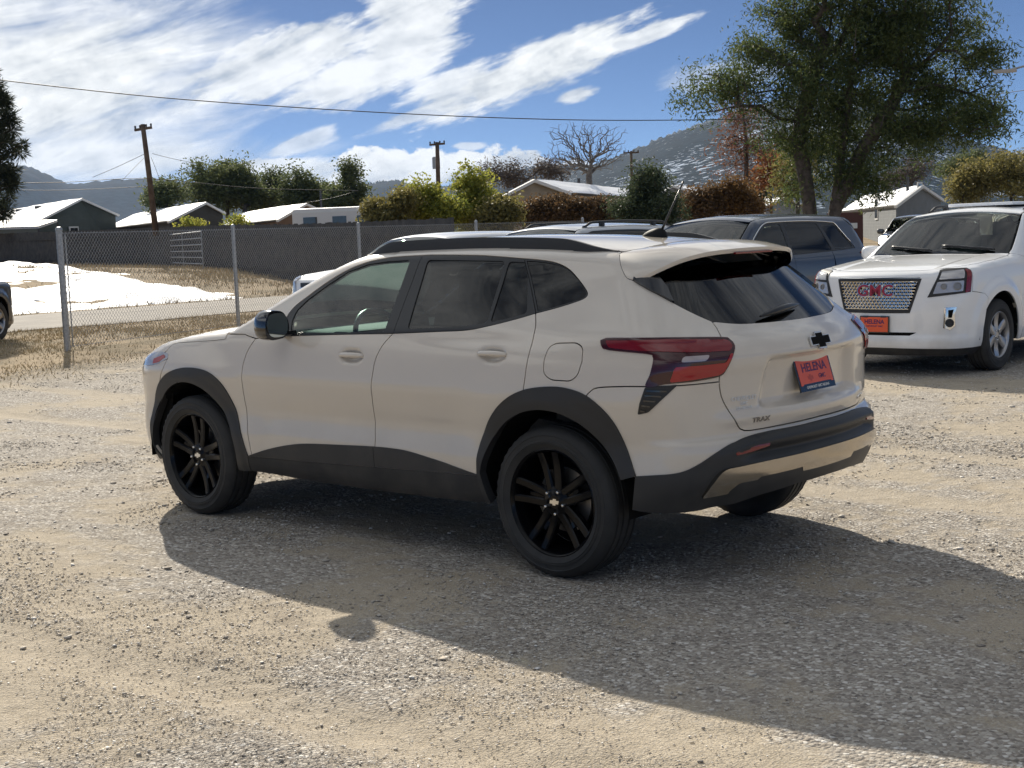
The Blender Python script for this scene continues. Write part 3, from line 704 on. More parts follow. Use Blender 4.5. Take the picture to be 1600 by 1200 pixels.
# ------------------------------------------------------------------ wheels
def make_wheel(parent, loc, R=.350, W=.225, rim=.250, style='double5', side=1, a0=98, rimmat=None, steer=0, name='wheel', detail=True):
    w = empty(name, loc, parent=parent); w.rotation_euler = (0, 0, steer + (0 if side > 0 else math.pi))
    rimmat = rimmat or M_RIM
    h = W/2; seg = 96 if detail else 48
    bm = bmesh.new()
    prof = [(rim-.012, -h+.02), (rim+.01, -h+.004), (rim+.045, -h-.002), (R-.035, -h+.004), (R-.012, -h+.016), (R-.003, -h+.032)]
    gro = [-.062, -.022, .022, .062] if detail else []
    for g in gro: prof += [(R-.001, g-.007), (R-.009, g-.005), (R-.009, g+.005), (R-.001, g+.007)]
    prof += [(R-.003, h-.032), (R-.012, h-.016), (R-.035, h-.004), (R-.038, h-.002), (R-.040, h+.0005), (R-.043, h-.0015), (R-.060, h-.001), (R-.062, h+.002), (rim+.030, h+.0035), (rim+.027, h+.0005), (rim+.024, h+.0035), (rim+.020, h+.001), (rim+.01, h-.004), (rim-.004, h-.012), (rim-.012, h-.02)]
    rings = lathe(bm, prof, seg)
    if detail:
        for ri, (r, a) in enumerate(prof):
            if abs(abs(a)-(h-.032)) < .004 or abs(abs(a)-(h-.016)) < .004:
                for k, v in enumerate(rings[ri]):
                    if k % 2 == 0:
                        f = (r-.006)/r; v.co.x *= f; v.co.z *= f
    ty = bobj('tyre', bm, M_RUB, w, angle=35)
    yf = h-.018                                            # rim face
    bm = bmesh.new()
    lathe(bm, [(rim+.001, yf+.006), (rim-.006, yf+.010), (rim-.014, yf+.004), (rim-.020, yf-.012), (rim-.028, yf-.06), (rim-.035, -h+.05), (rim-.01, -h+.02)], 64 if detail else 40)
    bobj('rim', bm, rimmat, w, angle=40)
    bm = bmesh.new(); lathe(bm, [(.02, -.02), (.150, -.02), (.150, .0), (.02, .0)], 40); bobj('brake_disc', bm, M_DISC, w, angle=40)
    bm = bmesh.new(); lathe(bm, [(.001, -.075), (rim-.03, -.075)], 40); bobj('backing_plate', bm, M_VOID, w)
    def bar(bm, ang, r0, r1, w0, w1, d0, d1, y0, y1, dep=.035, off0=0, off1=0):
        c, s = math.cos(ang), math.sin(ang)
        def P(r, o, y): return Vector((-(r*c - o*s), y, r*s + o*c))
        secs = []
        for k in range(5):
            t = k/4; r = r0+(r1-r0)*t; ww = w0+(w1-w0)*t; y = y0+(y1-y0)*t - .010*math.sin(math.pi*t); o = off0+(off1-off0)*t
            secs.append([bm.verts.new(P(r, o-ww/2, y-dep)), bm.verts.new(P(r, o-ww/2, y-.006)), bm.verts.new(P(r, o-ww/2*.62, y)), bm.verts.new(P(r, o+ww/2*.62, y)), bm.verts.new(P(r, o+ww/2, y-.006)), bm.verts.new(P(r, o+ww/2, y-dep))])
        for i in range(4):
            for k in range(6): bm.faces.new((secs[i][k], secs[i][(k+1) % 6], secs[i+1][(k+1) % 6], secs[i+1][k]))
        bm.faces.new(secs[0]); bm.faces.new(secs[-1][::-1])
    for i in range(5 if style != 'six' else 6):
        ang = rad(a0+i*(72 if style != 'six' else 60)); bm = bmesh.new()
        if style == 'double5':
            bar(bm, ang, .045, rim-.012, .042, .038, 0, 0, yf-.020, yf-.004, .035, .021, .044)
            bar(bm, ang, .045, rim-.012, .042, .038, 0, 0, yf-.020, yf-.004, .035, -.021, -.044)
            bar(bm, ang, .050, rim-.10, .05, .02, 0, 0, yf-.030, yf-.022, .025)
        else:
            bar(bm, ang, .05, rim-.012, .085, .105, 0, 0, yf-.015, yf-.006, .03)
        bobj('spoke', bm, rimmat, w, angle=30)
    bm = bmesh.new(); lathe(bm, [(.0005, yf-.014), (.030, yf-.014), (.033, yf-.017), (.060, yf-.020), (.072, yf-.026), (.080, yf-.045), (.08, yf-.08)], 40); hub = bobj('hub', bm, rimmat, w, angle=40)
    if detail:
        for i in range(5):
            ang = rad(a0+36+i*72); bm = bmesh.new(); c, s = math.cos(ang), math.sin(ang)
            lathe(bm, [(.0005, yf-.004), (.006, yf-.005), (.009, yf-.010), (.009, yf-.03)], 10, c=(-.054*c, 0, .054*s)); bobj('lug_nut', bm, M_CHROME, hub, angle=40)
        if style == 'double5':
            bm = bmesh.new(); M = Matrix(((-1,0,0,0),(0,0,1,yf-.0138),(0,1,0,0),(0,0,0,1)))
            prism(bm, [(a*.054, b*.075) for a, b in BOW], M, .001); bobj('emblem', bm, M_CHROME, hub)
    return w

# ------------------------------------------------------------------ the beige crossover
T = empty('parked_crossover', (0, 0, 0))
tag(T, 'beige compact crossover with black wheels and black cladding, nearest the camera', 'car', 'cars parked on the gravel lot')
SM = TR.smid
def mir(P): return [(2*SM-a, b) for a, b in reversed(P)]
cv = {
'A': [(-2.093,1.042),(-2.142,.982),(-2.17,.915),(-2.18,.827),(-2.187,.715),(-2.182,.601),(-2.165,.491),(-2.151,.402)],
'B': [(-1.026,1.084),(-1.079,1.03),(-1.117,.96),(-1.128,.871),(-1.14,.77),(-1.155,.662),(-1.158,.601),(-1.153,.532),(-1.16,.402)],
'C': [(-.143,1.196),(-.105,1.126),(-.096,1.048),(-.101,.951),(-.109,.852),(-.119,.778)],
'belt1': [(-1.875,1.06),(-1.501,1.075),(-1.27,1.083),(-1.018,1.091)],
'belt2': [(-1.018,1.091),(-.711,1.106),(-.528,1.116),(-.398,1.137),(-.253,1.168),(-.143,1.196)],
'belt3': [(-.143,1.196),(-.027,1.223),(.068,1.251),(.099,1.266),(.097,1.283),(.065,1.308),(.015,1.342),(-.05,1.383),(-.105,1.407),(-.169,1.424),(-.254,1.435),(-.34,1.442)],
'dtop': [(-.34,1.442),(-.504,1.454),(-.641,1.462),(-.921,1.469),(-1.032,1.469),(-1.207,1.465),(-1.30,1.458),(-1.42,1.441),(-1.55,1.403),(-1.675,1.343),(-1.792,1.267),(-1.871,1.207),(-1.900,1.143),(-1.875,1.06)],
'archFo': [(-3.07,.300),(-3.135,.377),(-3.142,.453),(-3.132,.530),(-3.100,.640),(-3.026,.738),(-2.934,.802),(-2.842,.838),(-2.735,.860),(-2.614,.866),(-2.51,.857),(-2.425,.832),(-2.357,.787),(-2.306,.718),(-2.272,.645),(-2.241,.560),(-2.181,.390)],
'archRo': [(-.431,.440),(-.424,.536),(-.392,.632),(-.328,.724),(-.235,.802),(-.115,.857),(.021,.880),(.133,.880),(.234,.856),(.312,.806),(.374,.733),(.422,.626),(.458,.513)],
'G': [(-2.181,.390),(-2.016,.438),(-1.841,.474),(-1.675,.494),(-1.356,.510),(-1.146,.518),(-.985,.518),(-.885,.510),(-.774,.494),(-.637,.473),(-.544,.459),(-.431,.440)],
'split': [(-2.183,.384),(-1.856,.388),(-1.526,.398),(-1.172,.410),(-.911,.418),(-.642,.427),(-.431,.436)],
'sillb': [(-2.15,.30),(-1.802,.288),(-1.34,.282),(-.938,.286),(-.686,.290),(-.394,.305)],
'H': [(.458,.513),(.529,.524),(.586,.531),(.63,.543),(.680,.570),(.747,.611),(.834,.645),(1.012,.661),(1.28,.667),(SM,.668)],
'TGl': [(.823,1.150),(.828,1.124),(.819,1.088),(.790,1.005),(.778,.926),(.788,.842),(.821,.773),(.862,.704),(.885,.686),(.925,.678),(1.093,.680),(SM,.684)],
'RGl': [(.412,1.336),(.587,1.270),(.747,1.189),(.823,1.153)],
'RGb': [(.823,1.153),(.994,1.134),(1.257,1.129),(SM,1.128)],
'L': [(.244,.850),(.270,.875),(.303,.888),(.40,.896),(.53,.902),(.784,.905)],
'Msp': [(.17,1.455),(.212,1.440),(.294,1.384),(.356,1.348),(.412,1.336)],
}
SMO = {k: smooth_curve(v, .015) for k, v in cv.items()}
def cat(*parts):
    out = []
    for p in parts:
        p = [tuple(a) for a in p]
        if out and math.dist(out[-1], p[0]) < 1e-4: p = p[1:]
        out += p
    if math.dist(out[0], out[-1]) < 1e-4: out.pop()
    return out
rev = lambda k: SMO[k][::-1]
def arch_in(k, d=.012): # painted edge hides under the arch cladding
    xc = -2.70 if k == 'archFo' else 0.
    return [(xc+(a-xc)*(1-d/.5), .345+(b-.345)*(1-d/.5)) for a, b in SMO[k]]
def sub(k, lo, hi):
    return [tuple(p) for p in SMO[k] if lo <= p[0] <= hi]
def near(curve, p): return min(range(len(curve)), key=lambda i: math.dist(curve[i], p))
aF, aR = arch_in('archFo'), arch_in('archRo')
# --- door handles pressed into the door skins
def dimple(cs, cz):
    def f(u, v):
        r2 = ((u-cs)/.098)**2+((v-cz)/.036)**2; return -.026*np.clip(1-r2, 0, 1)**.8*sst(1.0, .5, r2)
    return f
doorF = cat(SMO['A'], [(-2.151,.36), (-1.16,.38)], rev('B'), rev('belt1'), [(-1.96,1.055)])
doorR = cat(SMO['B'], [(-1.16,.38), (-.44,.39)], [p for p in aR if p[0] < -.119], [(-.121,.80)], [p for p in rev('C') if p[1] > .80], rev('belt2'))
panel('front_door', TR, doorF, M_BEIGE, T, mirror=True, res=.014, bulge=dimple(-1.30, .972))
panel('rear_door', TR, doorR, M_BEIGE, T, mirror=True, res=.014, bulge=dimple(-.327, 1.008))
# windscreen and roof edges as points of the skin
wse = np.array([(2.385,.735),(2.25,.715),(2.05,.678),(1.85,.634),(1.68,.592),(1.56,.562)]); rfe = np.array([(1.45,.540),(1.2,.535),(.8,.530),(.4,.525),(0.,.515),(-.17,.505)])
edge = np.vstack([smooth_curve(wse, .04), smooth_curve(rfe, .06)]); e3 = TR.top(edge[:, 0], edge[:, 1])
top_edge = [(-p[0], p[2]) for p in e3]
hs = [(-2.97,.925),(-2.93,.952),(-2.885,.990),(-2.83,1.000),(-2.772,1.004),(-2.577,1.017),(-2.448,1.025),(-2.36,1.035)]
fender = cat(hs, [(-2.36,1.060),(-2.20,1.062),(-2.093,1.042)], SMO['A'], [(-2.151,.36)], aF[near(aF, (-2.18,.40)):near(aF, (-3.03,.73)):-1], [(-2.93,.86), (-2.905,.905)])
panel('front_fender', TR, fender, M_BEIGE, T, mirror=True)
tlc = [(.304,1.082),(.323,1.097)]
quarter = cat(rev('C')[near(rev('C'), (-.109,.855)):], SMO['belt3'], SMO['dtop'], [(-1.96,1.055), (-2.093,1.042), (-2.20,1.062), (-2.36,1.062)], top_edge, SMO['Msp'][1:], SMO['RGl'], [p for p in SMO['TGl'] if p[1] > .906], rev('L'), [p for p in aR[::-1] if -.115 < p[0] < .244])
fuel = round_poly([(.011,1.051),(.045,1.070),(.162,1.075),(.206,1.056),(.212,.997),(.195,.936),(.159,.910),(.049,.911),(.005,.937),(.001,.999)], .03)
panel('quarter_panel', TR, quarter, M_BEIGE, T, mirror=True, res=.018, holes=[fuel])
panel('fuel_door', TR, fuel, M_BEIGE, T, gap=.0022)
bl = cat(SMO['L'], [p for p in SMO['TGl'] if p[1] < .906])
low = cat(aR[near(aR, (.244,.85)):], [(.47,.50)], [(a, b-.012) for a, b in SMO['H']])
bump = cat(bl, [(a, b) for a, b in low[::-1]])
half1, half2 = bl, low
poly = [tuple(p) for p in half1] + [q for q in mir(half1)][1:] + [tuple(q) for q in mir(low)[::-1]][0:0]
lowm = mir(low)                                            # from centre outwards on the right
poly = [tuple(p) for p in half1] + mir(half1)[1:] + [tuple((2*SM-a, b)) for a, b in low] + [tuple(p) for p in low[::-1]][1:]
panel('rear_bumper', TR, poly, M_BEIGE, T, res=.02)
# tailgate
tg = [tuple(p) for p in SMO['TGl']]; tgp = tg + mir(tg)[1:]
rgb = [tuple(p) for p in SMO['RGb']]; tgp = tgp + [(2*SM-a, b) for a, b in rgb][1:] + rgb[::-1][1:-1]
panel('tailgate', TR, tgp, M_BEIGE, T, res=.014)
# rear window with black border
rg = [(.47,1.305),(.587,1.262),(.747,1.185),(.823,1.148)] + rgb[1:]
rgt = [(SM,1.395),(1.1,1.395),(.85,1.385),(.68,1.365),(.55,1.340)]
rgfull = rg + mir(rg)[1:] + [(2*SM-a, b) for a, b in rgt[::-1]][:-1] + rgt
panel('rear_window', TR, rgfull, M_GLASSB, T, off=-.004, gap=.0, depth=.006, res=.025)
panel('rear_window_backing', TR, rgfull, M_VOID, T, off=-.12, gap=.0, depth=0, res=.05)
fin = [(.412,1.334),(.587,1.268),(.655,1.236),(.640,1.30),(.60,1.345),(.50,1.40),(.43,1.40)]
panel('window_side_fin', TR, fin, M_GLOSS, T, off=.012, gap=0, depth=.03, mirror=True)
# side glass and its black surround
gF = round_poly([(-1.806,1.079),(-1.842,1.144),(-1.836,1.196),(-1.78,1.250),(-1.664,1.327),(-1.544,1.393),(-1.408,1.430),(-1.264,1.443),(-1.103,1.447),(-1.087,1.099)], .02)
gR = round_poly([(-.975,1.446),(-.928,1.116),(-.698,1.127),(-.541,1.137),(-.419,1.153),(-.451,1.433)], .02)
gV = round_poly([(-.423,1.430),(-.396,1.155),(-.309,1.172),(-.198,1.197),(-.315,1.424)], .02)
gQ = smooth_curve([(-.136,1.206),(-.032,1.231),(.053,1.254),(.080,1.263),(.091,1.280),(.060,1.306),(.010,1.340),(-.05,1.376),(-.104,1.401),(-.165,1.416),(-.249,1.427),(-.318,1.431)], .012)
frF = cat(SMO['belt1'], [(-1.032,1.469)], sub('dtop', -1.90, -1.04)[0:], [(-1.875,1.06)])
frR = cat(SMO['belt2'], [(-.34,1.442)], [p for p in SMO['dtop'] if p[0] > -1.032], [(-1.032,1.469)])
frQ = cat(SMO['belt3'])
panel('window_frame', TR, frF, M_SATIN, T, off=-.002, gap=.0015, depth=.02, holes=[gF], mirror=True)
panel('window_frame', TR, frR, M_SATIN, T, off=-.002, gap=.0015, depth=.02, holes=[gR, gV], mirror=True)
panel('window_frame', TR, frQ, M_SATIN, T, off=-.002, gap=.0015, depth=.02, holes=[gQ], mirror=True)
for nm, g, m in (('front_window', gF, M_GLASSF), ('rear_side_window', gR, M_GLASSP), ('fixed_window', gV, M_GLASSP), ('quarter_window', gQ, M_GLASSP)):
    panel(nm, TR, g, m, T, off=-.006, gap=-.004, depth=0, mirror=True, res=.03)
# cladding
def ring(xc, o, r_in, drop=0):
    inner = []
    for a, b in o:
        d = math.hypot(a-xc, b-.345); ang = math.atan2(b-.345, a-xc)
        inner.append((xc+r_in*math.cos(ang), .345+r_in*math.sin(ang)))
    return inner
for k, xc in (('archFo', -2.70), ('archRo', 0.)):
    o = [tuple(p) for p in SMO[k]]
    inner = []
    for i, (a, b) in enumerate(o):
        ang = math.atan2(b-.345, a-xc); r_in = .425 if xc < -1 else .420
        r_in += .012*max(0, math.sin(ang))
        inner.append((xc+r_in*math.cos(ang), .345+r_in*math.sin(ang)))
    if k == 'archFo': inner[-1] = (-2.29,.30); o = o + [(-2.19,.30)]
    else: o = [(-.40,.305)] + o; inner[0] = (-.40+.03,.31)
    pl = o + inner[::-1]
    def bulg(u, v, xc=xc):
        r = np.hypot(u-xc, v-.345); return .006*sst(.50, .46, r)
    panel('arch_cladding', TR, pl, M_PLAS, T, off=.006, gap=0, depth=.045, mirror=True, bulge=bulg, res=.018)
Bs = -1.16
gl = [tuple(p) for p in SMO['G']]; sp = [tuple(p) for p in SMO['split']]
g1 = [p for p in gl if p[0] < Bs]; g2 = [p for p in gl if p[0] >= Bs]; s1 = [p for p in sp if p[0] < Bs]; s2 = [p for p in sp if p[0] >= Bs]
panel('door_cladding', TR, g1+[(Bs,.518),(Bs,.410)]+s1[::-1], M_PLAS, T, off=.006, gap=.0015, depth=.02, mirror=True)
panel('door_cladding', TR, [(Bs,.518)]+g2+s2[::-1]+[(Bs,.410)], M_PLAS, T, off=.006, gap=.0015, depth=.02, mirror=True)
panel('sill', TR, sp+[(-.40,.31)]+[tuple(p) for p in rev('sillb')][1:]+[(-2.19,.30)], M_PLAS2, T, off=.004, gap=.001, depth=.06, mirror=True)
# lower rear bumper
Hh = [tuple(p) for p in SMO['H']]
bot = [(.44,.365),(.56,.356),(.70,.362),(.80,.378),(.95,.405),(1.15,.425),(SM,.430)]
lowp = Hh + mir(Hh)[1:] + [(2*SM-a, b) for a, b in bot] + bot[::-1][1:]
def ledge(u, v):
    d = np.minimum(u, 2*SM-u); hz = np.interp(d, [p[0] for p in Hh], [p[1] for p in Hh])
    return .020*sst(.72, .85, d)*(sst(0, .018, hz-v)) - .035*sst(.80, .95, d)*sst(.035, .075, hz-v)*sst(.555, .585, v)
panel('lower_bumper', TR, lowp, M_PLAS, T, off=.006, gap=0, depth=.05, bulge=ledge, res=.014)
skT = smooth_curve([(.690,.430),(.720,.488),(.765,.535),(.83,.543),(.983,.551),(1.219,.557),(SM,.559)], .015); skB = smooth_curve([(.690,.425),(.82,.432),(.96,.440),(1.20,.444),(SM,.446)], .03)
notch = [(1.02,.446),(1.035,.490),(1.28,.494),(1.295,.446)]
sk = [tuple(p) for p in skT]; skb = [tuple(p) for p in skB]
skb2 = [p for p in skb if p[0] < .86]+[(.885,.445),(.93,.486),(1.16,.494),(1.19,.448)]+[p for p in skb if p[0] > 1.22]
skp = sk + mir(sk)[1:] + [(2*SM-a, b) for a, b in skb2] + skb2[::-1][1:]
def skb_f(u, v): return .012*sst(.43, .50, v)
panel('skid_plate', TR, skp, M_SKID, T, off=.018, gap=0, depth=.03, res=.016, bulge=skb_f)
panel('bumper_reflector', TR, [(.814,.600),(.847,.615),(.977,.623),(.971,.610),(.881,.597),(.817,.591)], M_RED, T, off=.024, gap=0, depth=.02, mirror=True, res=.01)
# tail lamps
TLo = smooth_curve([(.300,1.076),(.323,1.096),(.583,1.099),(.817,1.087),(.852,1.076),(.860,1.050),(.832,1.004),(.805,.957),(.778,.930),(.681,.918),(.579,.912),(.506,.900),(.521,.953),(.533,1.007),(.531,1.026),(.512,1.036),(.342,1.048),(.312,1.058),(.300,1.076)], .012)[:-1]
panel('tail_lamp_housing', TR, TLo, M_RED3, T, off=.005, gap=0, depth=.03, mirror=True, res=.012)
lamps = [('tail_lamp_bar', [(.324,1.086),(.582,1.090),(.813,1.079),(.842,1.069),(.848,1.050),(.830,1.031),(.716,1.034),(.577,1.043),(.485,1.047),(.347,1.056)], M_RED, .008), ('tail_lamp_fin', [(.541,1.030),(.619,1.026),(.600,.988),(.578,.921),(.520,.910),(.535,.967)], M_RED3, .007),
 ('reversing_lamp', [(.636,1.021),(.735,1.021),(.718,1.001),(.624,1.000)], pmat('reversing_lens', (.42, .36, .36), .1, .3, coat=1), .009), ('brake_lamp', [(.605,.982),(.800,.985),(.826,1.020),(.838,1.018),(.820,.990),(.790,.945),(.768,.936),(.585,.918)], M_RED2, .008)]
for nm, pl, m, of in lamps: panel(nm, TR, round_poly(pl, .012), m, T, off=of, gap=.0, depth=.012, mirror=True, res=.012)
gri = round_poly([(.503,.900),(.614,.908),(.558,.846),(.511,.792),(.472,.780),(.481,.830)], .008)
panel('lamp_vent', TR, gri, M_SATIN, T, off=.004, gap=0, depth=.02, mirror=True, res=.012)
for j in range(5):
    z0 = .800+.021*j; l = .478+.006*j; r = .506+.0185*j
    panel('vent_fin', TR, [(l+.006, z0-.004), (r-.006, z0-.006), (r-.004, z0+.001), (l+.006, z0+.003)], M_GLOSS, T, off=.009, gap=0, depth=.006, mirror=True, res=.012)
# hood, windscreen, roof (plan polygons)
def ysym(P): return [tuple(p) for p in P] + [(a, -b) for a, b in reversed(P)]
hp = [(2.385,.735),(2.60,.755),(2.80,.750),(2.95,.735),(3.08,.70),(3.20,.64),(3.30,.55),(3.38,.40),(3.42,.2),(3.43,0)]
hood = smooth_curve(hp, .03)
ho = panel('hood', TR, ysym(hood)[:-1], M_BEIGE, T, top=True, res=.03, gap=0)[0]
he = TR.top(hood[:, 0], hood[:, 1]); hes = [(float(TR.s_of(p)), float(p[2])) for p in he if p[0] < 3.36]
for q in panel('hood_edge', TR, cat(hes, [(-3.50,.875),(-3.2,.905),(-2.975,.930)], hs[1:]), M_BEIGE, ho, gap=.0008, mirror=True, res=.02): pass
cowl = [(2.40,.735),(2.43,.5),(2.455,.25),(2.46,0)]
wsp = [tuple(p) for p in smooth_curve(wse, .04)] + [(1.50,.545),(1.48,.3),(1.475,0)]
full = wsp + [(a, -b) for a, b in reversed(wsp)][1:]
base = [(2.385+.045*(1-(y/.735)**2), y) for y in (-.6,-.4,-.2,0,.2,.4,.6)]
panel('windscreen', TR, full+base, M_GLASSW, T, top=True, off=-.003, gap=.001, depth=.004, res=.05)
rp = [(1.49,.545)] + [tuple(p) for p in smooth_curve(rfe, .06)] + [(-.205,.42),(-.225,.2),(-.23,0)]
rfull = rp + [(a, -b) for a, b in reversed(rp)][1:] + [(1.475,-.2),(1.47,0),(1.475,.2)]
panel('roof', TR, rfull, M_BEIGE, T, top=True, res=.04)
# spoiler: from the roof seam and side seam to the trailing edge
sp_f = [(-.235,0.),(-.232,.1),(-.229,.2),(-.220,.3),(-.210,.4),(-.190,.47)]
sf = [tuple(p) for p in TR.top([a for a, b in sp_f], [b for a, b in sp_f])] + [tuple(p) for p in TR.side(SMO['Msp'][:, 0], SMO['Msp'][:, 1])]
sf = resample(sf, .02, False); Lc = np.r_[0, np.cumsum(np.linalg.norm(np.diff(sf, axis=0), axis=1))]; tt = np.linspace(0, 1, 41)
sf = np.stack([np.interp(tt*Lc[-1], Lc, sf[:, k]) for k in range(3)], 1)
te = smooth_curve([(-.540,0,1.459),(-.536,.15,1.457),(-.522,.30,1.452),(-.495,.41,1.440),(-.455,.495,1.419),(-.405,.575,1.385),(-.325,.622,1.342)], .01)
Lc = np.r_[0, np.cumsum(np.linalg.norm(np.diff(te, axis=0), axis=1))]; te = np.stack([np.interp(tt*Lc[-1], Lc, te[:, k]) for k in range(3)], 1)
NV = 14; V = []; 
nf = TR.normal(sf)
for j in range(NV+1):
    v = j/NV; p = sf*(1-v)+te*v
    bow = .016*math.sin(math.pi*v)*(1-tt[:, None]**3*.6); p = p+nf*bow; V.append(p)
top = np.array(V); und = top.copy(); und[:, :, 2] -= np.linspace(.004, .020, NV+1)[:, None]; und[:, :, 0] += np.linspace(0, .006, NV+1)[:, None]
def grid_faces(a, b, o=0, flip=False):
    f = []
    for i in range(a-1):
        for j in range(b-1):
            q = (o+i*b+j, o+i*b+j+1, o+(i+1)*b+j+1, o+(i+1)*b+j); f.append(q[::-1] if flip else q)
    return f
def twohalf(name, G, mat, parent, flip=False):
    G2 = G.copy(); G2[:, :, 1] *= -1; n, m = G.shape[:2]; row = np.concatenate([G2[:, ::-1], G[:, 1:]], 1)
    o = mesh(name, row.reshape(-1, 3), grid_faces(n, row.shape[1], flip=flip), mat, parent, smooth=True); return o
spo = twohalf('spoiler', top, M_BEIGE, T)
lip = np.stack([top[-1], top[-1]-np.array([0, 0, .006]), und[-1]]); twohalf('spoiler_edge', lip, M_BEIGE, spo)
twohalf('spoiler_underside', und, M_GLOSS, spo, True)
bm = bmesh.new(); box(bm, (-.536, 0, 1.4355), (.012, .32, .008)); bobj('high_brake_lamp', bm, M_RED, spo)
# roof rails, antenna
def rail(sgn):
    xs = np.linspace(1.50, -.14, 60); V = []; yv = np.interp(xs, [-.14, 0, .4, .8, 1.2, 1.5], [.512, .528, .538, .545, .550, .552]); zbs = TR.top(xs, yv)[:, 2]
    for x, zb in zip(xs, zbs):
        u = (1.50-x)/1.64
        y = np.interp(x, [-.14, 0, .4, .8, 1.2, 1.5], [.512, .528, .538, .545, .550, .552])
        h = .043*sst(0, .13, u)*sst(1, .80, u)+.004
        w = .019*(.4+.6*sst(0, .08, u)*sst(1, .88, u))
        V.append([(x, sgn*(y+w), zb-.012), (x, sgn*(y+w*.95), zb+h*.55), (x, sgn*(y+w*.55), zb+h), (x, sgn*(y-w*.5), zb+h), (x, sgn*(y-w), zb+h*.6), (x, sgn*(y-w), zb-.012)])
    V = np.array(V); n = len(xs); F_ = []
    for i in range(n-1):
        for k in range(6): F_.append((i*6+k, i*6+(k+1) % 6, (i+1)*6+(k+1) % 6, (i+1)*6+k))
    F_ += [tuple(range(6)), tuple(range((n-1)*6, n*6))]
    o = mesh('roof_rail', V.reshape(-1, 3), F_, M_PLAS, T, True); o.data.set_sharp_from_angle(angle=rad(35)); 
    bmx = bmesh.new(); bmx.from_mesh(o.data); bmesh.ops.recalc_face_normals(bmx, faces=bmx.faces[:]); bmx.to_mesh(o.data); bmx.free(); return o
rail(1); rail(-1)
zb = TR.top(np.array([.01]), np.array([0.]))[0, 2]
bm = bmesh.new(); r = bmesh.ops.create_uvsphere(bm, u_segments=24, v_segments=14, radius=1)
for v in bm.verts:
    x, y, z = v.co; v.co = Vector((.015+x*.085*(1 if x > 0 else .75), y*.036*(1-.25*x), zb-.004+max(z, -.1)*.046*(1-.30*x)))
ant = bobj('antenna_base', bm, pmat('antenna_plastic', (.012, .012, .013), .6, spec=.15), T, smooth=True)
bm = bmesh.new(); tube(bm, [(-.02, 0, zb+.03), (-.045, 0, zb+.072), (-.155, 0, zb+.262)], [.007, .0055, .003], 8); tube(bm, [(-.132, 0, zb+.222), (-.155, 0, zb+.262)], [.0042, .0042], 8); bobj('antenna_mast', bm, M_SATIN, ant, smooth=True)
# handles
for s0, z0 in ((-1.30, .972), (-.327, 1.008)):
    for sg in (1, -1):
        bm = bmesh.new(); P = []
        ss = np.linspace(s0-.092, s0+.088, 15); B3 = TR.side(ss, np.full_like(ss, z0+.004)); Nn = TR.normal(B3)
        pts = []; rr = []
        for i in range(15):
            u = i/14; o = .014*math.sin(math.pi*u)**.5-.006; p = B3[i]+Nn[i]*o; p[1] *= sg; pts.append(p); rr.append(0.0145*(.55+.45*math.sin(math.pi*u)**.4))
        rings = tube(bm, pts, rr, 10)
        h = bobj('door_handle', bm, M_BEIGE, T, smooth=True)
# door mirrors
for sg in (1, -1):
    bm = bmesh.new(); bmesh.ops.create_uvsphere(bm, u_segments=28, v_segments=18, radius=1)
    def se(a, p): return math.copysign(abs(a)**p, a)
    for v in bm.verts:
        x, y, z = v.co; X, Y, Z = se(x, .7), se(y, .75), se(z, .75)
        X = max(X, -.35)
        v.co = Vector((1.820+X*.105, sg*(.962+Y*.080*(1-.12*Z)), 1.128+Z*.079*(1+.10*Y)))
    mo = bobj('door_mirror', bm, M_GLOSS, T, smooth=True); mo.data.set_sharp_from_angle(angle=rad(40))
    bm = bmesh.new(); pl = []
    for k in range(28):
        a = 2*math.pi*k/28; pl.append((se(math.cos(a), .7)*.068, se(math.sin(a), .7)*.064))
    Mm = Matrix.Translation((1.7815, sg*.962, 1.128)) @ Matrix(((0, 0, -1, 0), (1, 0, 0, 0), (0, 1, 0, 0), (0, 0, 0, 1))); prism(bm, pl, Mm, .002); bobj('mirror_glass', bm, M_MIRR, mo)
    bm = bmesh.new(); box(bm, (1.83, sg*.885, 1.078), (.10, .10, .03), bev=.01); bobj('mirror_arm', bm, M_GLOSS, mo)
# front end
fb = [(-2.905,.905),(-2.93,.86)] + [p for p in aF[:near(aF, (-3.03,.73))+1][::-1]] + [(-3.2,.24),(-3.6,.22),(TR.sfront,.22)]
fbt = [(-3.06,.865),(-3.4,.84),(-3.7,.83),(TR.sfront,.83)]
ftp = fb + [(2*TR.sfront-a, b) for a, b in reversed(fb)][1:] + [(2*TR.sfront-a, b) for a, b in fbt] + fbt[::-1][1:]
panel('front_bumper', TR, ftp, M_BEIGE, T, res=.04)
panel('head_lamp', TR, round_poly([(-3.075,.935),(-2.995,.945),(-2.905,.935),(-2.90,.908),(-3.003,.872),(-3.078,.862),(-3.5,.840),(-3.55,.865)], .01), M_LENS, T, off=.002, gap=0, mirror=True, res=.02)
panel('side_marker', TR, [(-3.06,.900),(-2.95,.928),(-2.93,.915),(-3.00,.882),(-3.06,.872)], M_AMBER, T, off=.005, gap=0, depth=.01, mirror=True, res=.012)
gp = [(-3.62,.80),(-3.58,.62),(-3.62,.42),(TR.sfront,.40)]; gtop = [(TR.sfront,.80)]
panel('grille', TR, gp + [(2*TR.sfront-a, b) for a, b in reversed(gp)][1:], M_SATIN, T, off=.004, gap=0, res=.05)
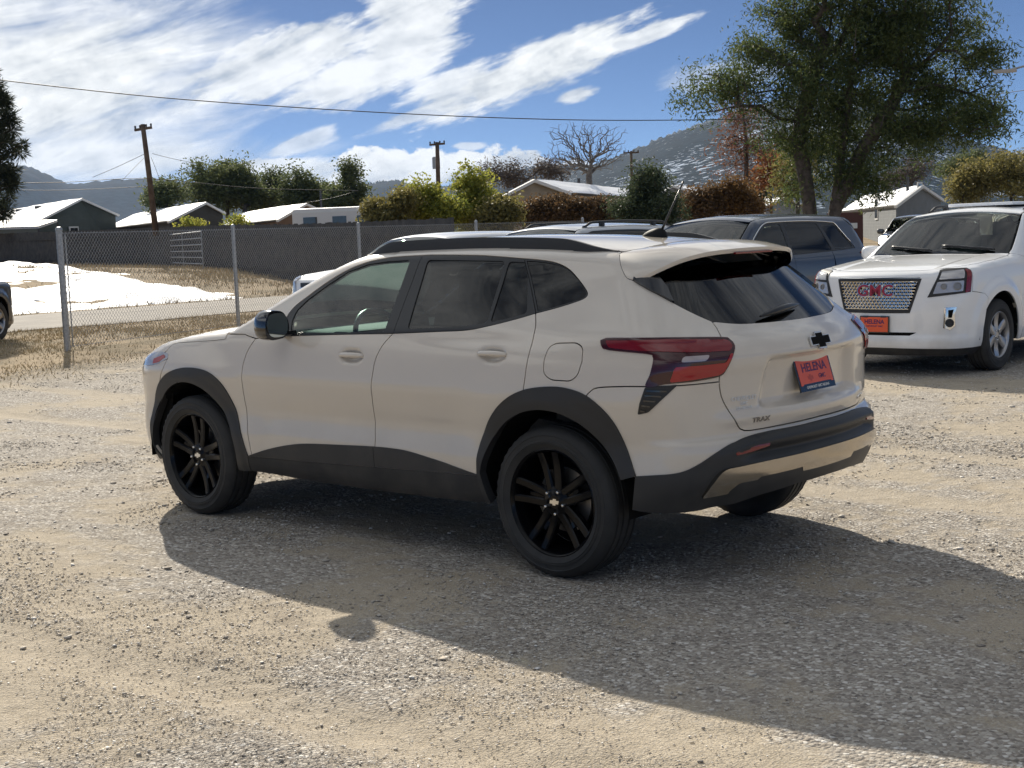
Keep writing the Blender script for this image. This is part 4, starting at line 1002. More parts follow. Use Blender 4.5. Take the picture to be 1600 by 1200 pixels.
# plate with dealer insert, emblem, lettering
tl = .286; Mp = Matrix(((0, math.sin(tl), -math.cos(tl), -.838), (-1, 0, 0, 0), (0, math.cos(tl), math.sin(tl), .886), (0, 0, 0, 1)))
bm = bmesh.new(); prism(bm, [(-.158,-.083),(.158,-.083),(.158,.083),(-.158,.083)], Mp, .008); pf = bobj('plate_frame', bm, M_GLOSS, T)
bm = bmesh.new(); prism(bm, [(-.146,-.056),(-.128,-.056),(-.122,-.050),(.122,-.050),(.128,-.056),(.146,-.056),(.146,.074),(-.146,.074)], Mp @ Matrix.Translation((0, 0, .0085)), .0012); bobj('dealer_plate', bm, M_PLATE, pf)
text_mesh('plate_lettering', 'HELENA', .056, M_PURP, pf, Mp @ Matrix.Translation((0, .022, .0101)), .0004, .001, 1.08)
text_mesh('plate_lettering', 'GMC', .028, M_PURP, pf, Mp @ Matrix.Translation((.055, -.024, .0101)), .0004, .0006)
bm = bmesh.new(); prism(bm, [(-a*.05-.05, b*.075-.024) for a, b in BOW][::-1], Mp @ Matrix.Translation((0, 0, .0099)), .0004); bobj('plate_emblem', bm, pmat('faded_print', (.50, .07, .05), .5), pf)
text_mesh('frame_lettering', 'CHEVROLET GMC HELENA', .017, M_WTXT, pf, Mp @ Matrix.Translation((.0, -.067, .0085)), .0004, .0002)
for xx in (-.09, .09):
    bm = bmesh.new(); prism(bm, [(xx-.02,.066),(xx+.02,.066),(xx+.02,.082),(xx-.02,.082)], Mp @ Matrix.Translation((0, 0, .0085)), .003); bobj('plate_clip', bm, M_GLOSS, pf)
Mb = frame_on(TR, SM, 1.030, .001)
bm = bmesh.new(); prism(bm, [(a*.185, b*.215) for a, b in BOW], Mb, .008); em = bobj('emblem', bm, M_CHROME, T)
bm = bmesh.new(); prism(bm, [(a*.166, b*.170) for a, b in BOW], Mb @ Matrix.Translation((0, 0, .008)), .002); bobj('emblem_face', bm, M_VOID, em)
for i, (tx, sz, zz) in enumerate((('CHEVROLET', .026, .822), ('GMC', .020, .800), ('OF HELENA', .017, .781))):
    text_mesh('dealer_lettering', tx, sz, M_WTXT, T, frame_on(TR, .895, zz, .002), .0006, .0003)
text_mesh('model_lettering', 'TRAX', .030, M_DISC, T, frame_on(TR, .975, .722, .001), .0015, .0006, 1.35)
text_mesh('model_lettering', 'ACTIV', .028, M_CHROME, T, frame_on(TR, 2*SM-.90, .716, .001), .0015, .0006, 1.2)
# rear wiper
W0 = TR.side(np.array([SM+.02]), np.array([1.142]))[0]
sw = np.linspace(SM-.27, SM+.10, 12); zw = np.linspace(1.146, 1.176, 12); WP = TR.side(sw, zw); WN = TR.normal(WP)
bm = bmesh.new(); tube(bm, [WP[i]+WN[i]*(.014+.012*math.sin(math.pi*i/11)) for i in range(12)], [.003+.015*math.sin(math.pi*(i+.4)/11.6) for i in range(12)], 8); wp = bobj('rear_wiper', bm, M_SATIN, T, smooth=True)
# wheels
for x, sd in ((0, 1), (2.70, 1), (0, -1), (2.70, -1)):
    make_wheel(T, (x, .785*sd, .345), side=sd, steer=0, a0=98 if x == 0 else 84)
# wheel housings, floor, cabin
for x in (0, 2.70):
    for sd in (1, -1):
        bm = bmesh.new(); A = [];
        for k in range(25):
            a = rad(-4+188*k/24); A.append([bm.verts.new((x+.435*math.cos(a), sd*.50, .345+.435*math.sin(a))), bm.verts.new((x+.435*math.cos(a), sd*.885, .345+.435*math.sin(a)))])
        for k in range(24): bm.faces.new((A[k][0], A[k][1], A[k+1][1], A[k+1][0]))
        bm.faces.new([a[0] for a in A]); bobj('wheel_housing', bm, M_VOID, T)
def liner(nm, pl, off, mat, **k): return panel(nm, TR, pl, mat, T, off=off, gap=0, depth=0, mirror=True, res=.06, **k)
liner('door_lining', [(-2.25,.40),(-.50,.40),(-.50,.80),(.2,.92),(.55,.90),(.55,1.10),(.05,1.22),(-.14,1.17),(-.7,1.08),(-2.25,1.02)], -.045, M_INT)
liner('dark_inner_shell', [(.42,.36),(.75,.42),(SM,.46),(SM,1.10),(.82,1.13),(.50,.92)], -.05, M_VOID)  # dark shell added behind the skin so panel gaps read as shade
liner('dark_inner_shell', [(-3.12,.36),(-3.5,.30),(TR.sfront,.30),(TR.sfront,.86),(-3.1,.86),(-2.2,.93),(-2.2,.86),(-2.9,.80)], -.05, M_VOID)
boxobj('floor_pan', (1.42, 0, .345), (3.55, 1.42, .09), M_VOID, T)
boxobj('load_floor', (-.25, 0, .80), (.9, 1.35, .02), M_INT, T)
boxobj('engine_block', (2.95, 0, .62), (.7, 1.2, .5), M_VOID, T)
bm = bmesh.new(); tube(bm, [(-.12, -.55, .30), (0, 0, .27), (-.12, .55, .30)], .04, 10); bobj('rear_axle', bm, M_VOID, T)
hl = [(1.38,.50),(.8,.5),(0.,.48),(-.2,.45)]
panel('headliner', TR, hl + [(a, -b) for a, b in reversed(hl)], M_INTL, T, top=True, off=-.045, gap=0, depth=0, res=.1)
bm = bmesh.new(); box(bm, (2.05, 0, .99), (.62, 1.40, .12), bev=.04); box(bm, (1.86, 0, .90), (.30, 1.38, .24), bev=.06); box(bm, (1.75, .38, 1.03), (.14, .34, .07), bev=.03); dsh = bobj('dashboard', bm, M_INT, T, angle=40)
bm = bmesh.new(); box(bm, (1.745, .02, 1.04), (.02, .30, .14), Matrix.Rotation(rad(12), 3, 'Y'), bev=.008); bobj('centre_screen', bm, M_GLOSS, dsh)
bm = bmesh.new(); ring_ = [Vector((1.60+.185*math.sin(a)*.42*1, .38+.185*math.cos(a), 1.00+.185*math.sin(a)*.91)) for a in np.linspace(0, 2*math.pi, 33)]
tube(bm, ring_, .015, 8, cap=False); box(bm, (1.61, .38, .995), (.05, .15, .11), Matrix.Rotation(rad(25), 3, 'Y'), bev=.02); box(bm, (1.60, .38, 1.0), (.02, .34, .035), Matrix.Rotation(rad(25), 3, 'Y'), bev=.008); bobj('steering_wheel', bm, M_SATIN, T, angle=40)
def seat(x, y, w, nm='seat', n=1):
    bm = bmesh.new(); box(bm, (x+.25, y, .62), (.50, w, .16), Matrix.Rotation(rad(-6), 3, 'Y'), bev=.05); box(bm, (x-.06, y, .93), (.15, w*.95, .60), Matrix.Rotation(rad(-16), 3, 'Y'), bev=.06)
    so_ = bobj(nm, bm, M_INT, T, angle=45)
    for k in range(n):
        yy = y + (0 if n == 1 else (k-.5)*.62)
        bm = bmesh.new(); box(bm, (x-.17, yy, 1.305), (.09, .25, .17), Matrix.Rotation(rad(-12), 3, 'Y'), bev=.035); tube(bm, [(x-.15, yy-.06, 1.15), (x-.16, yy-.06, 1.28)], .007, 6); tube(bm, [(x-.15, yy+.06, 1.15), (x-.16, yy+.06, 1.28)], .007, 6); bobj('head_restraint', bm, M_INT, so_, angle=45)
seat(1.02, .38, .50, 'front_seat'); seat(1.02, -.38, .50, 'front_seat'); seat(.12, 0, 1.28, 'rear_bench', 2)

class Gmc(Body):
    XA, XB = -.15, 3.05
    prof = staticmethod(tab((.15,.80),(.25,.86),(.35,.895),(.5,.91),(.65,.918),(.80,.925),(.95,.92),(1.05,.908),(1.12,.885),(1.16,.862),(1.25,.825),(1.40,.760),(1.52,.705),(1.60,.66),(1.64,.62),(1.68,.54)))
    xr0 = staticmethod(tab((.15,-.80),(.4,-.95),(.7,-.97),(1.0,-.95),(1.1,-.92),(1.4,-.78),(1.68,-.66)))
    xf0 = staticmethod(tab((.15,3.66),(.24,3.73),(.30,3.76),(.36,3.765),(.42,3.735),(.50,3.73),(.62,3.725),(.75,3.715),(.88,3.70),(.97,3.685),(1.02,3.655),(1.06,3.58),(1.10,3.4)))
    zroof = staticmethod(tab((-1.,1.60),(-.5,1.645),(0.,1.665),(.6,1.675),(1.2,1.668),(1.6,1.645),(2.0,1.60)))
    zhood = staticmethod(tab((2.0,1.20),(2.3,1.178),(2.7,1.150),(3.1,1.115),(3.4,1.08),(3.6,1.04),(3.75,.98)))
    kc = staticmethod(lambda z: .14+0*z)
    kt = .05
    def Ys(s, x, z):
        y = s.prof(z)-.05*sst(2.7, 3.8, x)-.03*sst(.3, -1., x)
        for xc in (0., 2.857):
            r = np.hypot(x-xc, z-.365); y = y+.028*(1-sst(.50, .60, r))*(z > .2)
        return y
    def Xr(s, y, z): return s.xr0(z)+.16*y*y
    def Xf(s, y, z): return s.xf0(z)-.22*y*y-.25*np.maximum(0, y-.45)**2
    def Zt(s, x, y):
        roof = s.zroof(x)-.05*(y/.6)**2
        ws = 1.175+(2.42-.16*y*y-x)*.62
        cab = smin(roof, ws, .08)
        hood = s.zhood(x)-.05*y*y+.012*sst(.50, .58, y)*sst(.86, .72, y)
        return smax(hood, cab, .025)
GB = Gmc()
GPOSE = (2.329, -10.949, 1.5329)

# ------------------------------------------------------------------ sport utility vehicles of the parked row
class GmcVar(Gmc):
    """same class of body, other height / hood / tail"""
    def __init__(s, zs=1.0, rake=0., xs=1.0): s.zs = zs
    def F(s, P):
        Q = np.array(P, float, copy=True); Q[..., 2] = np.where(Q[..., 2] > .9, .9+(Q[..., 2]-.9)/s.zs, Q[..., 2]); return Gmc.F(s, Q)
def make_suv(name, pose, body, mat, label, rails=True, railmat=None, wheel_style='six', rimmat=None, detail=False, tint_front=M_GLASSF, group='cars parked on the gravel lot', lamp=M_LENS, chrome_line=False, arch_mat=None, lit=False):
    r = empty(name, (pose[0], pose[1], pose[3] if len(pose) > 3 else 0), pose[2]); tag(r, label, 'car', group)
    B = body; SF = B.sfront; S2 = B.smid; zs = getattr(B, 'zs', 1.0); Z = lambda z: z if z < .9 else .9+(z-.9)*zs
    zz = lambda P: [(a, Z(b)) for a, b in P]
    res = .03 if detail else .05
    def mirf(P): return [(2*SF-a, b) for a, b in reversed(P)]
    def mirr(P): return [(2*S2-a, b) for a, b in reversed(P)]
    arcF = [(-2.857+.415*math.cos(a), .365+.44*math.sin(a)) for a in np.linspace(math.pi*1.05, -.05*math.pi, 26)]
    arcR = [(.415*math.cos(a), .365+.44*math.sin(a)) for a in np.linspace(math.pi*1.05, -.05*math.pi, 26)]
    # windscreen / roof edges
    we = smooth_curve([(2.345,.77),(2.2,.745),(2.0,.700),(1.85,.665),(1.74,.635)], .05); re = smooth_curve([(1.68,.615),(1.2,.60),(.5,.60),(-.3,.59),(-.72,.57)], .08)
    tw, trr = B.top(we[:, 0], we[:, 1], .9), B.top(re[:, 0], re[:, 1], .9)
    tedge = [(-p[0], p[2]) for p in tw]+[(-p[0], p[2]) for p in trr]
    # hood edge (plan) and its curve on the side
    hpl = smooth_curve([(2.345,.78),(2.7,.80),(3.0,.785),(3.2,.755),(3.36,.70),(3.46,.60)], .05); th = B.top(hpl[:, 0], hpl[:, 1], .7); hed = [(float(B.s_of(p)), float(p[2])) for p in th]
    belt = zz([(-2.05,1.135),(-1.2,1.145),(-.2,1.165),(.45,1.185)]); dl = zz([(.45,1.185),(.40,1.27),(.16,1.50),(.02,1.535),(-.5,1.56),(-1.2,1.56),(-1.50,1.535),(-1.80,1.38),(-2.05,1.20),(-2.05,1.135)])
    sm = lambda P: [tuple(p) for p in smooth_curve(P, .03)]
    belt, dl = sm(belt), sm(dl)
    gA, gB, gC = -2.12, -1.10, -.18
    # skin
    fen = hed + zz([(-3.36,1.04),(-3.38,.83),(-3.20,.80)]) + [(-3.16,.75)] + [p for p in arcF if p[1] > .36 and p[0] > -3.2] + [(-2.42,.28),(gA,.28),(gA,1.10)]
    panel('front_fender', B, fen, mat, r, res=res, mirror=True)
    bA = [p for p in belt if p[0] < gB]; bB = [p for p in belt if gB <= p[0] < gC]; bC = [p for p in belt if p[0] >= gC]
    panel('front_door', B, [(gA,1.10),(gA,.28),(gB,.28),(gB,bA[-1][1])]+bA[::-1], mat, r, res=res, mirror=True)
    panel('rear_door', B, [(gB,bA[-1][1]),(gB,.28),(-.43,.28)]+[p for p in arcR if p[0] < gC]+[(gC,bB[-1][1])]+bB[::-1], mat, r, res=res, mirror=True)
    rgl = zz([(.52,1.60),(.66,1.40),(.74,1.20)])
    q = [(gC,bB[-1][1])]+[p for p in arcR if p[0] >= gC]+[(.43,.30),(.62,.30)]+zz([(.66,.60),(.80,.62),(.80,1.19)])+rgl[::-1]+tedge[::-1]+[(gA,1.10)]+belt[:1]+dl[::-1]+bC[::-1]
    panel('quarter_panel', B, q, mat, r, res=res, mirror=True)
    tg = zz([(.80,1.19),(.80,.62),(S2,.62)]); panel('tailgate', B, tg+mirr(tg)[1:]+zz([(S2,1.19)]), mat, r, res=.06)
    rb = [(.66,.60),(.62,.30),(S2,.30)]; panel('rear_bumper', B, rb+mirr(rb)[1:]+[(S2,.60)], mat, r, res=.06)
    rg = zz([(.52,1.58),(.66,1.40),(.76,1.20),(S2,1.20)]); panel('rear_window', B, rg+mirr(rg)[1:]+zz([(S2,1.60)]), M_GLASSB, r, res=.06, off=-.003, gap=0, depth=0)
    panel('tail_lamp', B, zz([(.50,1.13),(.86,1.13),(.86,.92),(.62,.92)]), M_RED, r, off=.01, gap=0, depth=.03, mirror=True, res=.04)
    # glass
    fr = belt+dl[1:-1]
    G1 = zz([(-1.96,1.16),(-1.94,1.22),(-1.74,1.37),(-1.48,1.51),(-1.20,1.535),(-1.14,1.535),(-1.14,1.165)]); G2 = zz([(-1.06,1.165),(-1.06,1.535),(-.5,1.535),(-.30,1.525),(-.16,1.18)]); G3 = zz([(-.08,1.185),(-.22,1.515),(.02,1.51),(.14,1.475),(.37,1.26),(.40,1.205)])
    panel('window_frame', B, fr, M_SATIN, r, off=-.002, gap=.002, depth=.02, holes=[round_poly(G1, .03), round_poly(G2, .03), round_poly(G3, .03)], mirror=True, res=res)
    for nm, g, m in (('front_window', G1, tint_front), ('rear_side_window', G2, M_GLASSP), ('quarter_window', G3, M_GLASSP)):
        panel(nm, B, round_poly(g, .03), m, r, off=-.006, gap=-.003, depth=0, mirror=True, res=.06)
    if chrome_line:
        for sg in (1, -1):
            P = B.side(np.array([p[0] for p in dl]), np.array([p[1] for p in dl])); N = B.normal(P); P = P+N*.004; P[:, 1] *= sg
            bm = bmesh.new(); tube(bm, P[3:], .008, 6); bobj('window_trim', bm, M_CHROME, r, smooth=True)
    hf = smooth_curve([(3.46,.60),(3.53,.45),(3.575,.25),(3.585,0)], .05); hp = [tuple(p) for p in hpl]+[tuple(p) for p in hf[1:]]
    panel('hood', B, hp+[(a, -b) for a, b in hp[::-1]][1:]+[(2.41,-.5),(2.43,-.25),(2.435,0),(2.43,.25),(2.41,.5)], mat, r, top=True, res=res)
    wp = [tuple(p) for p in we]+[(1.70,.40),(1.695,0)]
    panel('windscreen', B, wp+[(a, -b) for a, b in wp[::-1]][1:]+[(2.385,-.55),(2.41,-.25),(2.415,0),(2.41,.25),(2.385,.55)], M_GLASSW, r, top=True, off=-.003, gap=.002, depth=.004, res=.06)
    rp = [tuple(p) for p in re]+[(-.72,0)]
    panel('roof', B, rp+[(a, -b) for a, b in rp[::-1]][1:]+[(1.69,-.3),(1.69,.3)], mat, r, top=True, res=.08)
    # front end
    fdge = zz([(-3.36,1.035),(-3.38,.83),(-3.20,.80)])+[(-3.16,.75)]+[p for p in arcF[::-1] if p[0] < -3.1 and p[1] > .36][::-1][:0]+[(-3.19,.60),(-3.22,.45),(-3.215,.275),(-3.45,.272),(-3.9,.275),(SF,.278)]
    ftop = zz([(-3.36,1.05),(-3.50,1.062)])+[(float(B.s_of(p)), float(p[2])) for p in B.top(hf[:, 0], hf[:, 1], .7)][1:]
    fas = ftop+mirf(ftop)[1:]+[(2*SF-a, b) for a, b in fdge]+fdge[::-1][1:]
    gr = [(-3.847,.954),(-3.944,.640),(SF,.636)]; gr = gr+mirf(gr)[1:]+[(SF,.962)]
    hl = zz([(-3.655,1.042),(-3.59,1.056),(-3.384,1.056),(-3.368,1.033),(-3.40,.826),(-3.775,.781)])
    panel('front_bumper', B, fas, mat, r, res=res, holes=[gr] if detail else [])
    panel('lower_valance', B, [(-3.215,.272),(-3.45,.270),(SF,.276)]+mirf([(-3.215,.272),(-3.45,.270),(SF,.276)])[1:]+[(2*SF+3.2,.19),(SF,.19),(-3.2,.19)], M_PLAS2, r, off=-.015, gap=0, depth=0, res=.06)
    for hs_ in panel('head_lamp', B, hl, M_PLAS if detail else lamp, r, off=.006, gap=0, depth=.04, mirror=True, res=.03): pass
    if not detail:
        panel('grille', B, gr, M_SATIN, r, off=.006, gap=0, depth=.02, res=.06)
        for k in range(3):
            z0 = .70+.08*k; panel('grille_bar', B, [(-3.93+.03*k, z0), (2*SF+3.93-.03*k, z0), (2*SF+3.93-.03*k, z0+.028), (-3.93+.03*k, z0+.028)], M_CHROME, r, off=.016, gap=0, depth=.015, res=.08)
        if lit:
            pass
    # arches, wheels, underbody
    for xc in (0, 2.857):
        for sg in (1, -1):
            make_wheel(r, (xc, .80*sg, .362), R=.365, W=.235, rim=.236, style=wheel_style, side=sg, a0=90, rimmat=rimmat or M_ALU, detail=detail)
            bm = bmesh.new(); A = []
            for k in range(21):
                a = rad(-3+186*k/20); A.append([bm.verts.new((xc+.43*math.cos(a), sg*.52, .365+.455*math.sin(a))), bm.verts.new((xc+.43*math.cos(a), sg*.90, .365+.455*math.sin(a)))])
            for k in range(20): bm.faces.new((A[k][0], A[k][1], A[k+1][1], A[k+1][0]))
            bm.faces.new([a[0] for a in A]); bobj('wheel_housing', bm, M_VOID, r)
    boxobj('floor_pan', (1.45, 0, .33), (4.1, 1.5, .14), M_VOID, r); boxobj('engine_block', (2.95, 0, .70), (.8, 1.3, .5), M_VOID, r)
    panel('door_lining', B, zz([(-2.2,.40),(-.5,.40),(.2,.90),(.6,.80),(.6,1.15),(-2.2,1.08)]), M_INT, r, off=-.05, gap=0, depth=0, mirror=True, res=.1)
    # cabin
    bm = bmesh.new(); box(bm, (2.05, 0, Z(1.08)), (.62, 1.45, .12), bev=.04); box(bm, (1.85, 0, .98), (.28, 1.44, .24), bev=.06); bobj('dashboard', bm, M_INT, r, angle=40)
    for x, y, w in ((1.0, .40, .52), (1.0, -.40, .52), (.05, 0, 1.35)):
        bm = bmesh.new(); box(bm, (x+.25, y, .68), (.5, w, .18), bev=.05); box(bm, (x-.06, y, Z(1.02)), (.15, w, .62), Matrix.Rotation(rad(-14), 3, 'Y'), bev=.06)
        for yy in ((y,) if w < 1 else (-.36, .36)): box(bm, (x-.15, yy, Z(1.40)), (.09, .26, .18), bev=.04)
        bobj('seat', bm, M_INT, r, angle=45)
    if rails:
        for sg in (1, -1):
            xs = np.linspace(1.45, -.60, 40); P = B.top(xs, np.full_like(xs, .555), .9); pts = []
            for i in range(40): u = i/39; pts.append((P[i, 0], sg*P[i, 1], P[i, 2]+.055*sst(0, .10, u)*sst(1, .90, u)))
            bm = bmesh.new(); tube(bm, pts, .018, 8)
            for i in (8, 31): box(bm, (P[i, 0], sg*P[i, 1], P[i, 2]+.025), (.10, .03, .06))
            bobj('roof_rail', bm, railmat or M_PLAS, r, smooth=True)
    # mirrors and wipers
    for sg in (1, -1):
        bm = bmesh.new(); bmesh.ops.create_uvsphere(bm, u_segments=20, v_segments=12, radius=1)
        for v in bm.verts:
            x, y, z = [math.copysign(abs(a)**.7, a) for a in v.co]; v.co = Vector((1.93+x*.09, sg*(1.02+y*.115), Z(1.185)+z*.085))
        box(bm, (1.95, sg*.91, Z(1.13)), (.10, .12, .04)); mo = bobj('door_mirror', bm, mat, r, angle=45)
        bm = bmesh.new(); prism(bm, [(math.cos(a)*.085, math.sin(a)*.065) for a in np.linspace(0, 2*math.pi, 17)[:-1]], Matrix.Translation((1.838, sg*1.02, Z(1.185))) @ Matrix(((0,0,-1,0),(1,0,0,0),(0,1,0,0),(0,0,0,1))), .004); bobj('mirror_glass', bm, M_MIRR, mo)
    for y0, y1 in ((.62, .02), (-.05, -.62)):
        xs = 2.36-.16*np.linspace(y0, y1, 10)**2+np.linspace(.03, -.05, 10); P = B.top(xs, np.linspace(y0, y1, 10), .9); bm = bmesh.new(); tube(bm, [(p[0], p[1], p[2]+.018) for p in P], [.006]+[.014]*8+[.006], 6); bobj('wiper', bm, M_SATIN, r, smooth=True)
    return r, B, gr, hl
GMCV, B_, gr_, hl_ = make_suv('parked_suv', GPOSE, GB, M_WHITE, 'white sport utility vehicle with silver mesh grille and orange plate, facing the camera', detail=True, wheel_style='six')
def gmc_front(r, B):
    SF = B.sfront
    # grille: dark pocket, chrome surround, punched silver mesh, red letters
    gr = [(-3.847,.954),(-3.944,.640),(SF,.636)]; gr = gr+[(2*SF-a, b) for a, b in gr[::-1]][1:]+[(SF,.962)]
    g0 = panel('grille', B, gr, M_VOID, r, off=-.03, gap=0, depth=0, res=.05)[0]
    o = np.array(gr); rim_ = inset(o, -.012); panel('grille_surround', B, rim_, M_PLAS, g0, off=.004, gap=0, depth=.03, res=.03, holes=[inset(o, .010)])
    # mesh of hexagonal bars: diagonal and vertical wires on the skin
    bm = bmesh.new(); px, pz = .040, .030; WL = []
    def half(z): return (4.2925-3.847) + ((.954-z)/.314)*(-(3.944-3.847)) - .014
    def wire(pts):
        WL.append(pts)
    zs_ = np.arange(.668, .945, pz)
    for j, z in enumerate(zs_):
        h = half(z); n = int(2*h/px); off = (px/2 if j % 2 else 0)
        for i in range(-n//2-1, n//2+2):
            s0 = i*px+off
            # upright of the cell and the two slanted bars to the next row
            for ds in (-px/2, px/2):
                a, b = (s0, z), (s0+ds, z+pz)
                if abs(a[0]) < half(a[1]) and abs(b[0]) < half(b[1]) and b[1] < .948: wire([(SF+a[0], a[1]), (SF+(a[0]+b[0])/2, (a[1]+b[1])/2), (SF+b[0], b[1])])
        if h > px: wire([(SF+t, z) for t in np.linspace(-h, h, 24)])
    AP = np.array([p for w_ in WL for p in w_]); PP = B.side(AP[:, 0], AP[:, 1]); k0 = 0
    for w_ in WL: tube(bm, PP[k0:k0+len(w_)], .0052, 4, cap=False); k0 += len(w_)
    bobj('grille_mesh', bm, M_CHROME, g0)
    Mx = frame_on(B, SF, .845, .010)
    text_mesh('grille_lettering', 'GMC', .165, M_CHROME, g0, Mx, .012, .006, 1.12)
    text_mesh('grille_lettering', 'GMC', .160, pmat('red_badge', (.33, .012, .02), .3, coat=1), g0, Mx @ Matrix.Translation((0, 0, .010)), .006, .002, 1.12)
    panel('grille_chin', B, [(SF-.36,.662),(SF-.34,.645),(SF+.34,.645),(SF+.36,.662)], M_PLAS, g0, off=.0, gap=0, depth=.02, res=.04)
    panel('hood_lip', B, [(SF-.45,.972),(SF+.45,.972),(SF+.44,.984),(SF-.44,.984)], M_CHROME, r, off=.003, gap=0, depth=.01, res=.04)
    # lamps
    for nm, pl, m, of in (('high_beam', [(-3.640,1.022),(-3.436,1.038),(-3.458,.962),(-3.670,.953)], M_LENS, .012), ('low_beam', [(-3.684,.930),(-3.46,.940),(-3.474,.838),(-3.725,.814)], M_LENS, .012), ('side_marker', [(-3.418,1.044),(-3.376,1.030),(-3.408,.832),(-3.455,.822)], M_RED, .014)):
        panel(nm, B, round_poly(pl, .01), m, r, off=of, gap=0, depth=.01, mirror=True, res=.03)
    for s0, rr, sg in ((-3.52, .040, 1), (-3.63, .030, 1), (-3.52, .040, -1), (-3.63, .030, -1)):
        M0 = frame_on(B, s0 if sg > 0 else 2*SF-s0, .885, .012)
        bm = bmesh.new(); lathe(bm, [(rr, .001), (rr, .006), (rr*.8, .008), (rr*.75, .002), (.0005, .002)], 24, 'Z'); bmesh.ops.transform(bm, matrix=M0, verts=bm.verts[:]); bobj('lamp_projector', bm, M_DISC, r, angle=40)
    for sg in (1, -1):
        P = lambda pl: [(a if sg > 0 else 2*SF-a, b) for a, b in pl]
        panel('fog_lamp_bezel', B, P([(-3.628,.680),(-3.528,.684),(-3.548,.60),(-3.545,.50),(-3.585,.462),(-3.640,.482)]), M_CHROME, r, off=.006, gap=0, depth=.02, res=.03)
        panel('fog_lamp_recess', B, P([(-3.600,.655),(-3.555,.660),(-3.572,.58),(-3.600,.58)]), M_VOID, r, off=.009, gap=0, depth=.01, res=.02)
        M0 = frame_on(B, -3.59 if sg > 0 else 2*SF+3.59, .530, .008); bm = bmesh.new(); lathe(bm, [(.042, 0), (.042, .014), (.034, .016), (.030, .006), (.0005, .004)], 20, 'Z'); bmesh.ops.transform(bm, matrix=M0, verts=bm.verts[:]); bobj('fog_lamp', bm, M_PLAS, r, angle=40)
    # plate
    Mp = frame_on(B, SF, .512, .004)
    bm = bmesh.new(); prism(bm, [(-.162,-.086),(.162,-.086),(.162,.086),(-.162,.086)], Mp, .012); pf = bobj('plate_frame', bm, M_GLOSS, r)
    bm = bmesh.new(); prism(bm, [(-.150,-.074),(.150,-.074),(.150,.074),(-.150,.074)], Mp @ Matrix.Translation((0, 0, .0125)), .002); bobj('dealer_plate', bm, M_PLATE, pf)
    text_mesh('plate_lettering', 'HELENA', .060, M_PURP, pf, Mp @ Matrix.Translation((0, .026, .0147)), .0004, .002)
    text_mesh('plate_lettering', 'CHEVROLET GMC', .024, M_PURP, pf, Mp @ Matrix.Translation((0, -.018, .0147)), .0004, .0006)
    for xx in (-.10, .10):
        bm = bmesh.new(); prism(bm, [(xx-.03,.070),(xx+.03,.070),(xx+.03,.088),(xx-.03,.088)], Mp @ Matrix.Translation((0, 0, .0125)), .004); bobj('plate_clip', bm, M_GLOSS, pf)
    panel('air_intake', B, [(SF-.42,.436),(SF+.42,.436),(SF+.36,.404),(SF-.36,.404)], M_VOID, r, off=.003, gap=0, depth=.01, res=.04)
    # flare crease over the front wheel
    for sg in (1, -1):
        P = B.side(np.array([-3.33,-3.24,-3.155,-2.9,-2.71,-2.5]), np.array([.938,.970,.991,1.008,1.013,1.0])); P[:, 1] *= sg
    boxobj('roof_snow', (.9, 0, 1.69), (.9, .75, .035), pmat('roof_snow_white', (.85,.87,.9), .6), r, bev=.015)
gmc_front(GMCV, GB)
make_suv('parked_suv', (5.8, -11.2, 1.50), GmcVar(1.03), M_BLUE, 'dark navy blue sport utility vehicle with a bright window trim, behind the beige crossover', rails=False, chrome_line=True)
make_suv('parked_suv', (8.55, -11.0, 1.55), GmcVar(.99), M_SILVER, 'silver sport utility vehicle with black roof rails, only its roof above the beige crossover', rails=True)
make_suv('parked_suv', (11.15, -11.1, 1.55), GmcVar(.93), M_WHITE, 'white vehicle with dark grille beside the chain link fence, leftmost of the parked row', rails=False)

